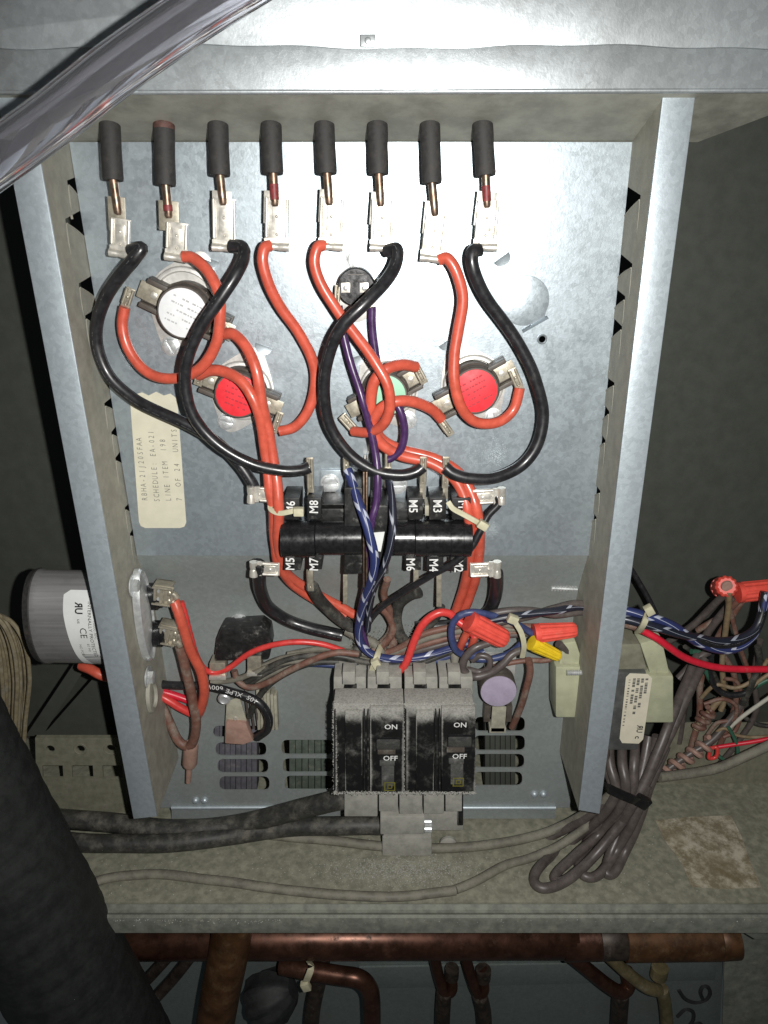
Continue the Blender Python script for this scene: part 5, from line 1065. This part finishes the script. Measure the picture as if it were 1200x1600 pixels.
ctube([(505, 1490, 10), (498, 1530, 8), (488, 1580, 8), (484, 1640, 8)], 13, M_COPPERD, 'dark copper tube standing left of the copper elbow')
ctube([(676, 1480, 6), (684, 1520, 6), (694, 1548, 6), (706, 1546, 4), (704, 1512, 0)], 9, M_COPPER, 'copper hairpin, left one of the middle pair', [(706, 1520, 2, 11, M_COPPERD)])
ctube([(724, 1480, 6), (734, 1520, 6), (746, 1550, 6), (756, 1546, 4), (752, 1512, 0)], 9, M_COPPER, 'copper hairpin, right one of the middle pair', [(755, 1522, 2, 12, M_COPPERD)])
ctube([(694, 1550, 6), (692, 1580, 6), (690, 1640, 6)], 12, M_COPPERD, 'dark copper stub below the left middle hairpin'); ctube([(750, 1556, 6), (756, 1585, 6), (758, 1640, 6)], 12, M_COPPERD, 'dark copper stub below the right middle hairpin')
ctube([(885, 1488, 8), (915, 1512, 10), (950, 1540, 10), (970, 1550, 8), (982, 1540, 4), (978, 1515, 0)], 11, M_COPPER, 'copper hairpin slanting under the scorched joint')
ctube([(945, 1488, 8), (980, 1520, 8), (1010, 1542, 8), (1030, 1548, 6)], 10, M_VERD, 'greenish copper hairpin right of the scorched joint', [(1030, 1518, 2, 13, M_VERD)])
ctube([(970, 1552, 6), (968, 1580, 6), (964, 1640, 6)], 13, M_COPPERD, 'dark copper stub below the slanting hairpin'); ctube([(1034, 1545, 4), (1040, 1575, 4), (1044, 1640, 4)], 10, M_VERD, 'greenish stub near the marked sheet')
ctube([(300, 1492, 10), (270, 1530, 12), (225, 1580, 14), (180, 1640, 14)], 9, M_COPPERD, 'dark tube slanting down left of the riser'); ctube([(265, 1492, 8), (235, 1525, 8), (200, 1560, 8)], 9, M_COPPERD, 'shorter dark tube left of the slanting one')
vb = empty('wrapped_valve', P(440, 1590, 10), 'dark plastic wrapped valve body between riser and elbow', 'valve')
b = MB(); q0 = P(395, 1570, 14); b.lathe(q0, P(470, 1540, 14) - q0, [(0, 0.010), (0.004, 0.019), (0.012, 0.021), (0.026, 0.020), (0.036, 0.013), (0.040, 0.008)], 28, 0.06, 9); b.build('wrapped_body', M_FOAM, vb)
tie([(480, 1500, 24), (486, 1512, 36), (480, 1530, 38), (474, 1545, 30)], 10, M_TIE, 'dull nylon tie on the copper elbow', (478, 1540, 36), 60, 8)
cs = empty('coil_end_plate', P(800, 1600, -8), 'dull galvanized coil plate below the header with 36 marked on it', 'metal plate')
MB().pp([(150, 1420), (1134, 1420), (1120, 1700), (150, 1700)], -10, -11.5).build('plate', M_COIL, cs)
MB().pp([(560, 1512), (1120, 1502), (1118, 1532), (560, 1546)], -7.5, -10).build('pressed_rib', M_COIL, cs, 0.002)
mk = MB()
def stroke(pts): mk.tube(smoothpath([P(x, y, -9.9) for x, y in pts], 6), 0.0018, 6)
stroke([(1060, 1546), (1070, 1560), (1086, 1566), (1102, 1562), (1109, 1552), (1106, 1542), (1098, 1541), (1094, 1550), (1098, 1561)])
stroke([(1058, 1588), (1070, 1577), (1082, 1580), (1083, 1592), (1078, 1602), (1092, 1598), (1098, 1608), (1090, 1620), (1074, 1622)])
mk.build('marker_number', M_INK, cs)
se = empty('side_panel_edge', P(1170, 1600, 0), 'dark green grey vertical panel at the lower right under the shelf', 'metal panel')
MB().pp([(1138, 1405), (1300, 1400), (1300, 1700), (1126, 1700), (1132, 1500)], 4, 2.5).build('panel', M_LIP, se); MB().pp([(1150, 1425), (1260, 1422), (1260, 1466), (1180, 1468), (1160, 1456)], 30, 28.5).build('tongue', M_LIP, se, 0.0005)
# ================================================================== FOAM HOSE and CLEAR TUBE in front
fh = empty('foam_insulated_pipe', P(100, 1600, 60), 'thick black foam insulated pipe crossing the lower left corner', 'insulated pipe')
q0, q1 = P(-130, 1115, 70), P(190, 1668, 70); ax = q1 - q0; L = ax.length; rf = 98 * S(60, 1420, 70)
prof = [(L * i / 60, rf * (1 + 0.012 * math.sin(i * 2.1) + 0.008 * math.sin(i * 0.7))) for i in range(61)]
prof = [(L * i / 260, rf * (1 + 0.005 * math.sin(i * 0.48) + 0.008 * math.sin(i * 0.16) + random.uniform(-0.002, 0.0015))) for i in range(261)]
MB().lathe(q0, ax, prof, 48).build('foam_sleeve', M_FOAM, fh)
vt = empty('clear_vinyl_tube', P(200, 140, 120), 'clear vinyl tube crossing the upper left corner in front of the cabinet', 'tube')
pts = smoothpath([P(-90, 312, 120), P(0, 245, 120), P(85, 183, 120), P(175, 112, 121), P(255, 55, 123), P(338, 0, 126), P(470, -80, 130)], 10)
ro = 39 * S(150, 110, 120); b = MB(); n = len(pts)
b.tube(pts, ro, 40, caps=False, ra=[ro * (1.06 - 0.14 * k / n) for k in range(n)])
b2 = MB(); b2.tube(pts, ro * 0.72, 40, caps=False, ra=[ro * 0.66 * (1.06 - 0.14 * k / n) for k in range(n)])
off = len(b.v); b.v += b2.v; b.f += [tuple(off + i for i in reversed(f)) for f in b2.f]; b.uv.update({off + k: x for k, x in b2.uv.items()})
b.build('tube_wall', M_VINYL, vt, fixn=False)
